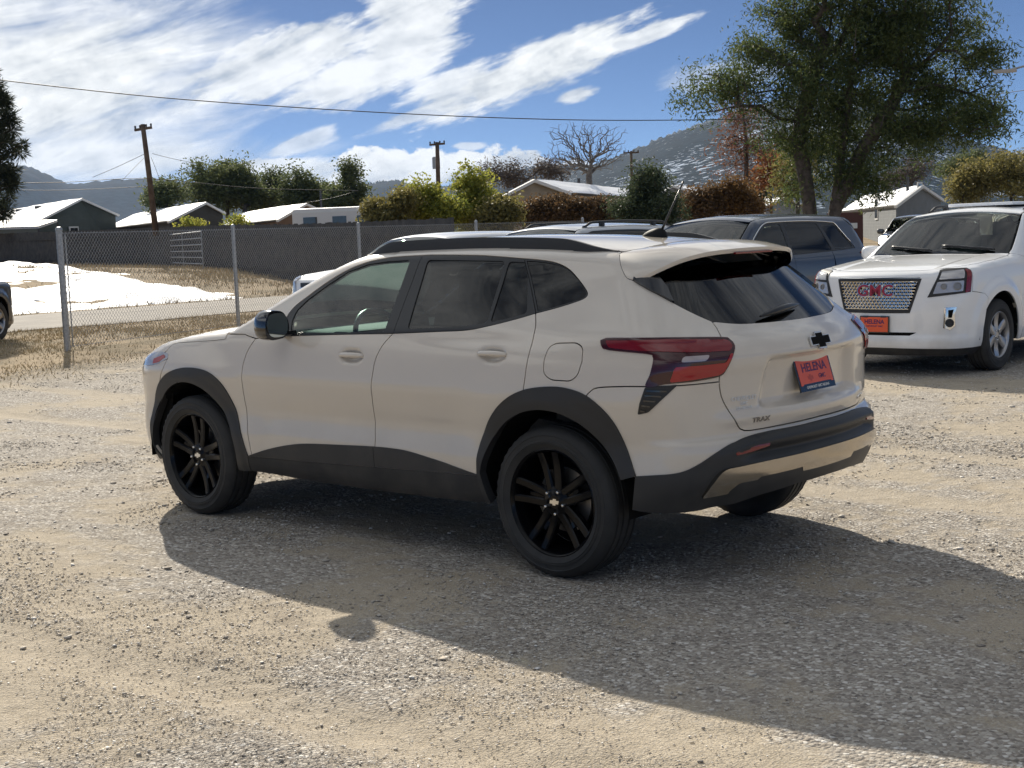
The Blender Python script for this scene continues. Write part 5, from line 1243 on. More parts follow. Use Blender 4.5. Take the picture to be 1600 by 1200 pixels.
# ------------------------------------------------------------------ fences
M_GALV = pmat('galvanised_steel', (.33, .345, .355), .45, .75, fn=vary((.30,.315,.325), (.42,.43,.44), 30))
def chainlink():
    f = empty('chain_link_fence', (15.36, -5.8, 0)); tag(f, 'galvanised chain link fence on tall grey posts between the lot and the street', 'fence')
    P = [Vector((15.36, -5.8, 0)), Vector((16.8, -10.2, 0)), Vector((18.2, -14.6, 0)), Vector((19.0, -19.2, 0)), Vector((19.4, -23.9, 0))]
    o = Vector((15.36, -5.8, 0)); bmw = bmesh.new(); H = 1.80
    def prism4(bm, a, b, r):
        d = (b-a).normalized(); s = d.orthogonal().normalized()*r; u = d.cross(s)
        A = [bm.verts.new(a+s), bm.verts.new(a+u), bm.verts.new(a-s-u)]; B = [bm.verts.new(b+s), bm.verts.new(b+u), bm.verts.new(b-s-u)]
        for k in range(3): bm.faces.new((A[k], A[(k+1) % 3], B[(k+1) % 3], B[k]))
    for i in range(len(P)-1):
        a, b = P[i]-o, P[i+1]-o; L = (b-a).length; d = (b-a).normalized(); st = .072; n = int((L+H*.8)/st); asp = .85
        for k in range(-int(H*asp/st), int(L/st)+1):
            for sg in (1, -1):
                s0 = k*st if sg > 0 else k*st+H*asp
                # clip the slanted wire to the bay
                z0, z1 = 0., H; 
                f0 = lambda z: s0+sg*asp*z
                zz0, zz1 = 0., H
                if sg > 0:
                    zz0 = max(0, (0-s0)/asp); zz1 = min(H, (L-s0)/asp)
                else:
                    zz0 = max(0, (s0-L)/asp); zz1 = min(H, s0/asp)
                if zz1-zz0 > .03: prism4(bmw, a+d*f0(zz0)+Vector((0, 0, .04+zz0)), a+d*f0(zz1)+Vector((0, 0, .04+zz1)), .0021)
        for z in (.06, 1.82): prism4(bmw, a+Vector((0, 0, z)), b+Vector((0, 0, z)), .003)
    bobj('wire_mesh', bmw, M_GALV, f)
    for i, p in enumerate(P):
        bm = bmesh.new(); r = .05 if i == 0 else .036
        lathe(bm, [(r, -.2), (r, 1.86), (r*1.12, 1.865), (r*1.12, 1.89), (r*.7, 1.915), (.001, 1.92)], 16, 'Z', c=tuple(p-o)); po = bobj('post', bm, M_GALV, f, angle=40)
        if i == 0:
            for z in (.3, .9, 1.6):
                bm = bmesh.new(); lathe(bm, [(r+.004, z-.02), (r+.004, z+.02)], 16, 'Z', c=tuple(p-o)); bobj('clamp', bm, M_GALV, po)
            bm = bmesh.new(); tube(bm, [Vector((.05, -.13, .05)), Vector((.05, -.13, 1.8))], .010, 6); bobj('tension_bar', bm, M_GALV, po)
chainlink()
M_BOARD = pmat('weathered_dark_boards', (.05, .05, .052), .9, fn=vary((.040,.042,.046), (.070,.068,.066), 3.0))
def board_fence(pts, label, h=2.05):
    o = Vector(pts[0]); f = empty('board_fence', o); tag(f, label, 'fence')
    r = random.Random(5)
    for i in range(len(pts)-1):
        a, b = Vector(pts[i])-o, Vector(pts[i+1])-o; L = (b-a).length; n = int(L/2.45)
        for k in range(n):
            p0, p1 = a+(b-a)*(k/n), a+(b-a)*((k+1)/n); bm = bmesh.new(); d = (p1-p0); ang = math.atan2(d.y, d.x); R3 = Matrix.Rotation(ang, 3, 'Z'); nb = 16
            for j in range(nb):
                c = p0+d*((j+.5)/nb); hh = h+r.uniform(-.02, .02)
                box(bm, c+Vector((0, 0, hh/2)), (d.length/nb*.965, .022+r.uniform(0, .012), hh), R3)
            for z in (.4, 1.6): box(bm, (p0+p1)/2+Vector((0, 0, z))+R3 @ Vector((0, -.045, 0)), (d.length*.99, .04, .09), R3)
            s = bobj('board_section', bm, M_BOARD, f)
            bm = bmesh.new(); box(bm, p0+Vector((0, 0, h/2))+R3 @ Vector((0, .07, 0)), (.1, .1, h+.05), R3); bobj('fence_post', bm, M_BOARD, f)
board_fence([(100.,-42.,.9),(79.7,-39.3,.70),(57.9,-35.95,.48),(40.7,-28.6,.25),(33.6,-25.6,.10),(23.,-22.6,0)], 'tall dark board fence running behind the snowy bank')
# tube gate leaning by the fence
g0, g1 = Vector((54.33, -34.58, 0.52)), Vector((43.53, -28.89, 0.54)); gt = empty('tube_gate', g0); tag(gt, 'pale steel tube farm gate standing against the dark board fence', 'gate')
dz = g1-g0
for k in range(6):
    z = .22+k*.27; bm = bmesh.new(); tube(bm, [Vector((0, 0, z)), dz+Vector((0, 0, z))], .026, 8); bobj('rail', bm, M_GALV, gt)
for u in (0, .5, 1):
    bm = bmesh.new(); tube(bm, [dz*u+Vector((0, 0, .02)), dz*u+Vector((0, 0, 1.62))], .026, 8); bobj('upright', bm, M_GALV, gt)
# ------------------------------------------------------------------ houses
def wall_fn(col, lap=True):
    def fn(t, b):
        v = geo(t); z = t.add('ShaderNodeSeparateXYZ', {0: v}).outputs[2]
        w = t.math('FRACT', t.math('MULTIPLY', z, 5.0)); n = t.noise(v, 1.5, 5)
        c = t.mix(t.maprange(n, .3, .7), col, tuple(x*.85 for x in col)); t.set(b.inputs['Base Color'], c)
        if lap: t.set(b.inputs['Normal'], t.bump(w, .5, .02))
    return fn
M_TRIM = pmat('white_trim', (.70, .70, .68), .6); M_PANE = pmat('window_pane', (.03, .035, .04), .05, coat=1)
M_ROOFSNOW = pmat('roof_snow', (.86, .88, .92), .5, fn=lambda t, b: t.set(b.inputs['Normal'], t.bump(t.noise(geo(t), 1.2, 5), .5, .15)))
M_SHING = pmat('dark_shingle', (.06, .055, .05), .9)
def house(label, peak, e1, e2, ridge_end, col, zg, name='house', windows=(), wins_side=(), pipes=(), over=.35, snow=True, chimney=None, eave2=True, vents=0):
    peak, e1, e2, re = map(Vector, (peak, e1, e2, ridge_end)); o = Vector((peak.x, peak.y, zg)); h = empty(name, o); tag(h, label, 'house')
    m = pmat('siding_%d' % len(MATS), col, .8, fn=wall_fn(col)); d = re-peak; d.z = 0; re = peak+d; dn = d.normalized()
    L = lambda p: p-o
    # walls: a pentagon prism slightly inside the eaves
    gi = lambda p, k: peak.lerp(p, k)
    A1, A2 = gi(e1, .93), gi(e2, .93); drop = Vector((0, 0, -.10)); pk = peak+Vector((0, 0, -.14))
    f0 = dn*over
    front = [Vector((A1.x, A1.y, zg)), Vector((A2.x, A2.y, zg)), A2+drop, pk, A1+drop]
    bm = bmesh.new(); F0 = [bm.verts.new(L(p+f0)) for p in front]; F1 = [bm.verts.new(L(p+d-f0)) for p in front]
    bm.faces.new(F0); bm.faces.new(F1[::-1])
    for k in range(5): bm.faces.new((F0[k], F0[(k+1) % 5], F1[(k+1) % 5], F1[k]))
    bobj('wall', bm, m, h)
    # roof slabs with fascia and a snow layer
    for e in (e1, e2):
        s = (e-peak); nrm = s.cross(d).normalized(); nrm = nrm if nrm.z > 0 else -nrm
        bm = bmesh.new(); q = [peak, e, e+d, re]; lo = [bm.verts.new(L(p-nrm*.10)) for p in q]; hi = [bm.verts.new(L(p+nrm*.02)) for p in q]
        bm.faces.new(lo); bm.faces.new(hi[::-1])
        for k in range(4): bm.faces.new((lo[k], lo[(k+1) % 4], hi[(k+1) % 4], hi[k]))
        rf = bobj('roof', bm, M_SHING, h)
        if snow:
            n1, n2 = 14, 8; V = []; rr = np.random.default_rng(int(abs(peak.x)*10))
            for i in range(n1+1):
                for j in range(n2+1):
                    p = peak.lerp(e, .02+.94*j/n2)+d*(.01+.98*i/n1); V.append(L(p+nrm*(.05+.07*rr.random())*(1 if 0 < i < n1 and j < n2 else .4)))
            Fc = [(i*(n2+1)+j, i*(n2+1)+j+1, (i+1)*(n2+1)+j+1, (i+1)*(n2+1)+j) for i in range(n1) for j in range(n2)]
            mesh('snow_cover', V, Fc, M_ROOFSNOW, rf, True)
        bm = bmesh.new(); p0, p1 = L(peak-nrm*.05), L(e-nrm*.05); tube(bm, [p0-dn*.02, p1-dn*.02], .11, 4); bobj('barge_board', bm, M_TRIM, rf)
    g = (e2-e1); g.z = 0; gd = g.normalized(); mid = (Vector((A1.x, A1.y, zg))+Vector((A2.x, A2.y, zg)))/2
    def window(c, right, w, hh):
        up = Vector((0, 0, 1)); n = right.cross(up).normalized()
        if n.dot(Vector(CAM_POS)-o) < 0: n = -n
        M = Matrix(((right.x, up.x, n.x, c.x), (right.y, up.y, n.y, c.y), (right.z, up.z, n.z, c.z), (0, 0, 0, 1)))
        bm = bmesh.new(); box(bm, (0, 0, .02), (w+.2, hh+.2, .06)); bmesh.ops.transform(bm, matrix=M, verts=bm.verts[:]); wf = bobj('window', bm, M_TRIM, h)
        for sg in (-1, 1):
            bm = bmesh.new(); box(bm, (sg*w/4, 0, .055), (w/2-.03, hh, .02)); bmesh.ops.transform(bm, matrix=M, verts=bm.verts[:]); bobj('pane', bm, M_PANE, wf)
    for u, z, w, hh in windows: window(L(mid+f0)+gd*u+Vector((0, 0, z)), gd, w, hh)
    for (u, z, w, hh, which) in wins_side:
        A = A1 if which == 1 else A2; window(L(Vector((A.x, A.y, zg))+d*u)+Vector((0, 0, z)), dn, w, hh)
    for u, v_, hh in pipes:
        b0 = peak.lerp(e1, v_)+d*u; bm = bmesh.new(); tube(bm, [L(b0-Vector((0, 0, .2))), L(b0+Vector((0, 0, hh)))], .09, 8); bobj('vent_pipe', bm, M_DARKM, h)
    for k in range(vents):
        b0 = peak.lerp(e1, .22)+d*(.3+.2*k); bm = bmesh.new(); box(bm, L(b0)+Vector((0, 0, .12)), (.5, .4, .22)); bobj('roof_vent', bm, M_DARKM, h)
    if chimney:
        b0 = peak+d*chimney[0]; bm = bmesh.new(); box(bm, L(b0)+Vector((0, 0, chimney[1]/2-.3)), (.6, .6, chimney[1]+.6)); box(bm, L(b0)+Vector((0, 0, chimney[1])), (.72, .72, .12)); bobj('chimney', bm, M_BRICK, h)
    return h
M_DARKM = pmat('dark_metal', (.06, .06, .065), .6, .3); M_BRICK = pmat('brick_red', (.22, .08, .05), .9)
house('dark green house with a snow covered roof, leftmost behind the board fence', (91.65, -52.84, 5.47), (88.24, -46.80, 3.60), (91.89, -56.21, 4.15), (128.62, -64.66, 6.52), (.075,.090,.080), .9, pipes=[(.62,.55,1.6),(.48,.6,1.2)], vents=3, windows=[(-.6,1.9,.9,.8)])
house('low dark house with snowy roof and yellow leaves along its gable, behind the leaning pole', (75.15, -52.34, 4.47), (73.38, -47.93, 3.17), (75.97, -54.58, 3.73), (102.97, -64.85, 5.16), (.06,.058,.05), .8)
house('long low house with bright snowy roof, third from the left', (66.31, -53.87, 4.00), (66.01, -51.09, 2.95), (67.24, -55.86, 3.60), (89.83, -66.09, 4.41), (.20,.13,.09), .7)
house('small pale house whose roof shows above the white trailer', (69.18, -62.68, 3.87), (68.35, -59.13, 3.29), (69.53, -65.21, 3.29), (86.75, -73.05, 4.20), (.35,.34,.32), .8, pipes=[(.75,.5,2.0)])
house('beige house with snowy roof and a wide low gable, behind the brown hedge', (43.98, -50.85, 4.35), (43.97, -48.21, 3.48), (43.73, -53.65, 3.62), (55.36, -74.98, 4.78), (.36,.30,.22), .6, pipes=[(.5,.4,.8)], windows=[(-.8,1.6,1.2,1.0),(1.0,1.6,1.2,1.0)])
house('grey house with white trimmed gable and snowy roof, right of the willow', (29.56, -67.10, 3.34), (29.15, -62.87, 2.24), (30.17, -71.22, 2.56), (47.12, -94.14, 3.61), (.21,.225,.235), .2, wins_side=[(.28,2.0,1.2,1.1,1)], windows=[(0,3.0,.6,.5)], pipes=[(.08,.3,1.0)])
house('distant house with a snowy roof glimpsed between the tree trunks', (56.33, -98.22, 3.75), (55.67, -93.96, 2.90), (55.60, -100.94, 2.94), (69.87, -113.42, 4.03), (.30,.30,.29), .5)
house('small snowy roofed shed behind the juniper bush', (58.63, -84.93, 4.82), (58.32, -82.71, 4.16), (58.30, -87.57, 4.30), (64.33, -99.17, 5.07), (.28,.29,.30), .6)
# white travel trailer
tp = Vector((54.32, -46.33, 2.17)); trl = empty('travel_trailer', (tp.x, tp.y, .55), rad(30)); tag(trl, 'white travel trailer parked just behind the board fence', 'trailer')
bm = bmesh.new(); box(bm, (0, 0, 1.75), (5.2, 2.3, 2.1), bev=.25); bobj('trailer_body', bm, pmat('trailer_white', (.62,.63,.64), .5), trl)
bm = bmesh.new(); box(bm, (0, -1.16, 1.55), (5.0, .02, .12)); bobj('trailer_stripe', bm, M_DARKM, trl)
for xx in (-1.6, -.2, 1.5):
    bm = bmesh.new(); box(bm, (xx, 1.17, 2.05), (.8, .03, .5)); bobj('trailer_window', bm, M_PANE, trl)
for sg in (-1, 1):
    bm = bmesh.new(); lathe(bm, [(.05, .9*sg), (.33, .9*sg), (.36, 1.0*sg), (.33, 1.12*sg), (.05, 1.12*sg)], 20, c=(.3, 0, .36)); bobj('trailer_wheel', bm, M_RUB, trl)
# carport roof at far left
cp = [Vector((84.68, -40.81, 3.55)), Vector((80.55, -44.12, 3.44)), Vector((75.97, -40.06, 2.96)), Vector((77.60, -37.07, 2.96))]; co = empty('carport', (cp[0].x, cp[0].y, .8)); tag(co, 'flat grey carport roof in front of the green house', 'carport')
bm = bmesh.new(); o = co.location; lo = [bm.verts.new(p-o) for p in cp]; hi = [bm.verts.new(p-o+Vector((0, 0, .16))) for p in cp]; bm.faces.new(lo); bm.faces.new(hi[::-1])
for k in range(4): bm.faces.new((lo[k], lo[(k+1) % 4], hi[(k+1) % 4], hi[k]))
bobj('carport_roof', bm, pmat('carport_metal', (.45,.46,.48), .5), co)
for p in cp:
    bm = bmesh.new(); tube(bm, [p-o, Vector((p.x-o.x, p.y-o.y, 0))], .06, 6); bobj('carport_post', bm, M_DARKM, co)
# ------------------------------------------------------------------ poles and wires
M_WOOD = pmat('pole_wood', (.085, .055, .038), .9, fn=vary((.07,.045,.03), (.12,.085,.06), 4, bump=.3))
M_WIRE = pmat('cable_black', (.03, .03, .032), .6)
def upole(label, base, topp, r0, r1, arms, extra=()):
    base, topp = Vector(base), Vector(topp); p = empty('utility_pole', base); tag(p, label, 'utility pole', 'wooden utility poles'); d = topp-base
    bm = bmesh.new(); tube(bm, [Vector((0, 0, -.5)), d*.5, d], [r0, (r0+r1)/2, r1], 10); bobj('pole', bm, M_WOOD, p, smooth=True)
    for u, half, ax in arms:
        c = d*u; a = Vector(ax).normalized()*half; bm = bmesh.new(); R3 = Matrix.Rotation(math.atan2(a.y, a.x), 3, 'Z'); box(bm, c, (2*half, .10, .12), R3 @ Matrix.Rotation(-math.asin(max(-1, min(1, a.z/half))), 3, 'Y')); ca = bobj('crossarm', bm, M_WOOD, p)
        for k in (-.9, -.35, .35, .9):
            bm = bmesh.new(); lathe(bm, [(.02, .05), (.045, .09), (.05, .16), (.03, .2), (.001, .21)], 10, 'Z', c=tuple(c+a*k)); bobj('insulator', bm, M_DARKM, ca)
    for u, sz in extra:
        bm = bmesh.new(); lathe(bm, [(.001, 0), (sz*.28, 0), (sz*.28, sz*.8), (sz*.24, sz*.86), (.001, sz*.88)], 16, 'Z', c=tuple(d*u+Vector((.32, -.2, 0)))); bobj('transformer', bm, M_GALV, p)
    return base, topp
side = Vector((math.sin(CAM_YAW), -math.cos(CAM_YAW), 0))
upole('leaning wooden utility pole with a short crossarm, left of the dark trees', (52.32, -32.66, 2.57), (52.48, -32.42, 7.33), .15, .11, [(.955, .42, side+Vector((0,0,.12)))])
upole('wooden utility pole carrying a transformer above the yellow green shrubs', (55.46, -55.26, 3.07), (55.41, -55.30, 7.26), .15, .12, [(.97, .48, side+Vector((0,0,.05)))], extra=[(.62, .85)])
upole('thin wooden utility pole in front of the mountain, right of the bare tree', (61.21, -83.09, 3.44), (61.19, -83.10, 7.66), .13, .10, [(.97, .62, side)])
def wire(label, pts, r):
    pts = [Vector(p) for p in smooth_curve([tuple(p) for p in pts], .8)]; bm = bmesh.new(); o = pts[0]; tube(bm, [p-o for p in pts], r, 5); w = bobj('overhead_wire', bm, M_WIRE, None, smooth=True); w.location = o; tag(w, label, 'wire')
wire('thick overhead cable crossing the whole sky above the roofs', [(36.04, -15.13, 6.92), (35.41, -16.31, 6.72), (33.08, -20.06, 6.20), (30.79, -24.63, 5.84), (28.59, -28.38, 5.58), (26.82, -31.31, 5.43), (25.53, -33.61, 5.37), (23.71, -36.11, 5.33), (21.16, -38.85, 5.29)], .017)
wire('thin service wire running level past the middle of the leaning pole', [(56.13, -26.34, 4.75), (54.48, -29.27, 4.70), (52.46, -32.46, 4.78), (52.61, -39.03, 4.34), (52.20, -45.69, 4.18)], .014)
wire('thin lower wire passing behind the leaning pole towards the left edge', [(57.91, -27.26, 4.54), (56.21, -30.27, 4.42), (53.96, -33.81, 4.50)], .012)
wire('service drop from the leaning pole down to the house on its left', [(52.50, -32.40, 5.93), (56.52, -33.56, 5.61), (60.59, -34.61, 5.30)], .012)
wire('short steep guy wire left of the leaning pole', [(52.50, -32.39, 5.75), (51.15, -30.82, 5.11), (49.75, -29.30, 4.51)], .010)
wire('service wire from the leaning pole to the dark trees', [(52.28, -32.72, 5.95), (56.67, -36.93, 6.05), (60.88, -41.35, 6.14)], .012)
wire('short guy wire right of the leaning pole', [(52.32, -32.66, 5.77), (52.22, -32.80, 5.25), (52.13, -32.94, 4.65)], .010)
wire('wire sloping to the white trailer roof', [(57.34, -45.90, 3.69), (54.64, -45.97, 3.90), (52.29, -45.59, 4.15)], .010)
wire('wire at the far right edge of the sky', [(18.95, -49.91, 6.40), (16.83, -48.61, 6.36), (14.44, -47.35, 6.33)], .014)
# street lamp at the right
lp = Vector((10.45, -33.91, 0.35)); lm = empty('street_lamp', (lp.x, lp.y, 0)); tag(lm, 'street lamp arm with flat luminaire reaching in from the right edge', 'street lamp')
a0, a1 = Vector((10.48, -33.90, 5.72))-lm.location, Vector((11.55, -33.49, 5.61))-lm.location
bm = bmesh.new(); tube(bm, [Vector((0, 0, 0)), a0], [.11, .07], 12); bobj('lamp_post', bm, M_GALV, lm, smooth=True)
bm = bmesh.new(); tube(bm, [a0, a0.lerp(a1, .5)+Vector((0, 0, .06)), a1], .03, 8); bobj('lamp_arm', bm, M_GALV, lm, smooth=True)
dr = (a1-a0).normalized(); bm = bmesh.new(); box(bm, a1+dr*.02, (.62, .22, .09), Matrix.Rotation(math.atan2(dr.y, dr.x), 3, 'Z'), bev=.03); bobj('luminaire', bm, pmat('lamp_housing', (.42,.38,.34), .5), lm)
# ------------------------------------------------------------------ trees
def leaf_mat(name, cols, transl=.45, scale=.6):
    m = bpy.data.materials.new(name); m.use_nodes = True; t = NT(m.node_tree); b = t.n['Principled BSDF']; out = t.n['Material Output']
    rnd = t.add('ShaderNodeNewGeometry').outputs['Random Per Island']; n = t.noise(geo(t), scale, 4)
    c = t.ramp(t.math('ADD', t.math('MULTIPLY', rnd, .55), t.math('MULTIPLY', n, .5)), [(.15+.25*i, c) for i, c in enumerate(cols)])
    t.set(b.inputs['Base Color'], c); b.inputs['Roughness'].default_value = .6; b.inputs['Specular IOR Level'].default_value = .25
    tr = t.add('ShaderNodeBsdfTranslucent', {0: c}); mx = t.add('ShaderNodeMixShader', {0: transl, 1: b.outputs[0], 2: tr.outputs[0]}); t.l.new(mx.outputs[0], out.inputs[0]); MATS[name] = m; return m
M_BARK = pmat('bark', (.07, .055, .045), .95, fn=vary((.05,.04,.033), (.11,.09,.075), 6, bump=.5, bscale=14))
M_BARK2 = pmat('grey_bark', (.13, .115, .10), .95, fn=vary((.10,.085,.075), (.18,.16,.14), 6, bump=.4, bscale=14))
L_WIL = leaf_mat('willow_leaf', [(.036,.058,.022), (.066,.095,.034), (.12,.145,.048)], .5)
L_DARK = leaf_mat('dark_green_leaf', [(.060,.078,.036), (.095,.118,.052), (.14,.16,.07)], .55, .2)
L_YEL = leaf_mat('yellow_green_leaf', [(.13,.155,.032), (.22,.25,.05), (.36,.35,.07)], .55, .5)
L_OLI = leaf_mat('olive_leaf', [(.11,.11,.040), (.18,.165,.06), (.27,.23,.08)], .5, .3)
L_BRO = leaf_mat('brown_leaf', [(.075,.055,.034), (.125,.085,.048), (.19,.115,.055)], .4, .5)
L_ORA = leaf_mat('orange_leaf', [(.14,.055,.025), (.26,.10,.035), (.34,.15,.05)], .5, .5)
L_JUN = leaf_mat('juniper_needle', [(.032,.050,.030), (.058,.080,.042), (.10,.125,.065)], .4, .8)
L_PIN = leaf_mat('pine_needle', [(.022,.030,.022), (.038,.048,.032), (.06,.072,.046)], .3, .8)
L_RUST = leaf_mat('rust_twig', [(.10,.055,.040), (.17,.085,.055), (.22,.11,.07)], .4, .5)
L_TWIG = leaf_mat('bare_twig_mass', [(.07,.055,.045), (.10,.08,.065), (.13,.105,.085)], .3, .5)
def tree(name, label, cat, base, crowns, mat, bark=M_BARK, n_att=160, lpa=60, leaf=(.16, .05), sig=.35, droop=0., seed=1, trunk_r=.15, trunks=None, group=None, wood=True, minr=.010, curl=.25, flat=1.0, up=0.):
    r = np.random.default_rng(seed); base = np.array(base, float)
    T0 = empty(name, tuple(base)); tag(T0, label, cat, group)
    W = np.array([c[3]*c[4]*c[5] for c in crowns])**.72; W /= W.sum(); A = []
    for c, w in zip(crowns, W):
        k = max(4, int(n_att*w)); d = r.normal(size=(k, 3)); d /= np.linalg.norm(d, axis=1, keepdims=True); rr = r.random(k)**.42*r.uniform(.72, 1.22, k)
        A.append(np.array(c[:3])+d*rr[:, None]*np.array(c[3:6]))
    A = np.vstack(A)-base; A = A[A[:, 2] > .15]
    if wood:
        nodes = []; par = []; plen = []
        for tr in (trunks or [[(0,0,0), tuple(np.array([0, 0, max(.3, (min(c[2]-c[5]*.6 for c in crowns)-base[2]))]))]]):
            tr = smooth_curve(np.array(tr, float), .5); i0 = -1
            for p in tr: plen.append(plen[i0]*.6+.15 if i0 >= 0 else 0.); nodes.append(p); par.append(i0); i0 = len(nodes)-1
        order = np.argsort(np.linalg.norm(A-np.array(nodes[-1]), axis=1)); 
        for i in order:
            N = np.array(nodes); p = A[i]; v = p-N; L = np.linalg.norm(v, axis=1); cost = L+.6*np.maximum(0, -v[:, 2])+.32*np.array(plen)
            j = int(np.argmin(cost)); q = N[j]; n_s = max(1, int(L[j]/.45)); last = j
            off = r.normal(size=3)*L[j]*curl*.35
            for s in range(1, n_s+1):
                u = s/n_s; x = q+(p-q)*u+off*math.sin(math.pi*u)+np.array([0, 0, -droop*u*u*L[j]*.15]); nodes.append(x); plen.append(plen[last]+L[j]/n_s); par.append(last); last = len(nodes)-1
        N = np.array(nodes); cnt = np.ones(len(N))
        for i in range(len(N)-1, -1, -1):
            if par[i] >= 0: cnt[par[i]] += cnt[i]*.92
        R = minr*cnt**.5; R = R*min(1, 1e9); R = np.minimum(R*(trunk_r/max(R.max(), 1e-6))**np.clip((R/R.max()), 0, 1), trunk_r)
        R = np.maximum(minr*.6, R)
        bm = bmesh.new()
        kids = {}
        for i, p_ in enumerate(par): kids.setdefault(p_, []).append(i)
        done = set()
        for i in range(len(N)):
            if i in done or (par[i] >= 0 and par[i] in done and kids[par[i]][0] == i): continue
            chain = ([par[i]] if par[i] >= 0 else [])+[i]; rad_ = ([min(R[par[i]], R[i]*1.25)] if par[i] >= 0 else [])+[R[i]]; done.add(i); k = i
            while k in kids:
                k = kids[k][0]; chain.append(k); rad_.append(R[k]); done.add(k)
            sg = 8 if rad_[0] > .06 else (5 if rad_[0] > .02 else 3)
            if len(chain) > 1: tube(bm, [N[c] for c in chain], rad_, sg, cap=False)
        bobj('trunk', bm, bark, T0, smooth=True)
    if lpa:
        n = len(A)*lpa; c = np.repeat(A, lpa, 0); s_ = np.repeat(sig*r.uniform(.6, 1.4, len(A)), lpa)
        P = c+np.clip(r.normal(size=(n, 3)), -1.7, 1.7)*s_[:, None]*np.array([1, 1, .75*flat]); P[:, 2] -= droop*np.abs(r.normal(size=n))*s_*1.2
        d = r.normal(size=(n, 3)); d[:, 2] = d[:, 2]*.7-droop*1.6+up*1.5; d /= np.linalg.norm(d, axis=1, keepdims=True)
        w = np.cross(d, r.normal(size=(n, 3))); w /= np.maximum(np.linalg.norm(w, axis=1, keepdims=True), 1e-6)
        l = leaf[0]*r.uniform(.6, 1.4, n)[:, None]; ww = leaf[1]*r.uniform(.7, 1.3, n)[:, None]
        P[:, 2] = np.maximum(P[:, 2], .05)
        V = np.stack([P-d*l*.5, P+w*ww*.5, P+d*l*.5, P-w*ww*.5], 1).reshape(-1, 3)
        fastmesh('crown', V, np.arange(4*n).reshape(-1, 4), mat, T0)
    return T0
def E(px):  # crown ellipsoids, already in metres
    return px
tree('willow_tree', 'large spreading green willow with two dark trunks behind the navy vehicle', 'tree', (18.12, -34.82, 0.00), [(20.88,-33.20,6.07,1.33,1.33,0.90), (20.12,-34.33,6.91,1.08,1.08,1.08), (19.05,-33.83,4.95,0.97,0.97,0.86), (19.10,-35.31,7.83,1.72,1.72,1.61), (18.09,-34.43,6.00,1.61,1.61,1.18), (16.99,-35.27,7.92,1.51,1.51,1.51), (16.84,-36.23,6.27,1.72,1.72,1.29), (15.24,-36.12,7.77,1.18,1.18,1.08), (14.32,-36.73,7.09,0.97,0.97,0.86), (13.43,-36.55,6.36,0.86,0.86,0.86), (15.14,-36.83,5.56,1.61,1.61,1.18), (13.78,-36.95,4.89,1.03,1.03,0.86), (15.47,-35.80,4.42,1.61,1.61,0.97), (17.99,-35.47,4.44,1.51,1.51,1.18), (16.77,-35.25,3.38,1.08,1.08,0.69), (18.59,-34.51,4.29,0.73,0.73,0.86), (14.08,-36.19,4.54,1.29,1.29,0.75), (16.09,-35.68,7.25,1.51,1.51,1.51), (17.16,-34.32,9.77,2.58,2.58,1.51), (15.17,-35.78,9.16,1.72,1.72,1.18), (18.85,-34.56,2.86,0.43,0.43,0.60), (16.91,-35.25,2.57,0.73,0.73,0.39), (17.47,-35.15,3.10,0.86,0.86,0.56)], L_WIL, n_att=640, lpa=165, leaf=(.17, .042), sig=.33, droop=.45, seed=3, trunk_r=.27, trunks=[[(0.23,0.13,0.00), (0.33,0.18,1.91), (0.48,0.26,3.16), (0.59,0.33,4.29), (0.36,0.20,5.61), (-0.06,-0.03,7.00)], [(-0.27,-0.14,0.00), (-0.33,-0.18,1.78), (-0.73,-0.39,2.69), (-1.09,-0.58,3.69), (-1.90,-0.98,5.06), (-2.44,-1.24,6.22)], [(-0.12,-0.07,0.00), (-0.28,-0.15,1.89), (-0.50,-0.27,3.11), (-0.66,-0.35,4.53), (-0.85,-0.45,6.13)]], curl=.5, minr=.012)
tree('slender_tree', 'slender young tree with twin stems and sparse green leaves, left of the willow trunks', 'tree', (21.46, -39.83, 0.00), [(21.89,-39.60,3.27,0.63,0.63,0.73), (21.76,-39.99,3.95,0.53,0.53,0.68), (22.08,-39.31,2.70,0.34,0.34,0.34)], L_OLI, n_att=60, lpa=46, leaf=(.2,.06), sig=.3, seed=8, trunk_r=.08, trunks=[[(0.34,0.19,0.00), (0.30,0.17,2.44), (0.41,0.23,3.38)], [(0.08,0.04,0.00), (0.10,0.06,2.44), (0.11,0.06,3.83)]])
tree('rust_tree', 'tall thin rust brown tree with bare upper branches, left of the willow', 'tree', (27.62, -45.49, 0.00), [(27.67,-45.47,5.65,0.84,0.84,1.26), (28.18,-45.63,4.58,0.79,0.79,1.12), (26.86,-45.53,4.54,0.84,0.84,0.84), (28.13,-45.62,6.47,0.73,0.73,0.73), (27.38,-45.49,3.48,0.56,0.56,0.56)], L_RUST, n_att=110, lpa=26, leaf=(.22,.05), sig=.4, seed=9, trunk_r=.10, trunks=[[(0.00,0.01,0.00), (-0.07,-0.04,3.48), (-0.09,-0.05,5.10), (0.02,0.02,6.45)]])
tree('orange_tree', 'small bright orange autumn tree beside the willow trunk', 'tree', (27.69, -47.78, 0.00), [(27.67,-47.80,3.92,0.49,0.49,0.70), (28.13,-47.70,3.66,0.29,0.29,0.35)], L_ORA, n_att=46, lpa=60, leaf=(.2,.08), sig=.28, seed=10, trunk_r=.07)
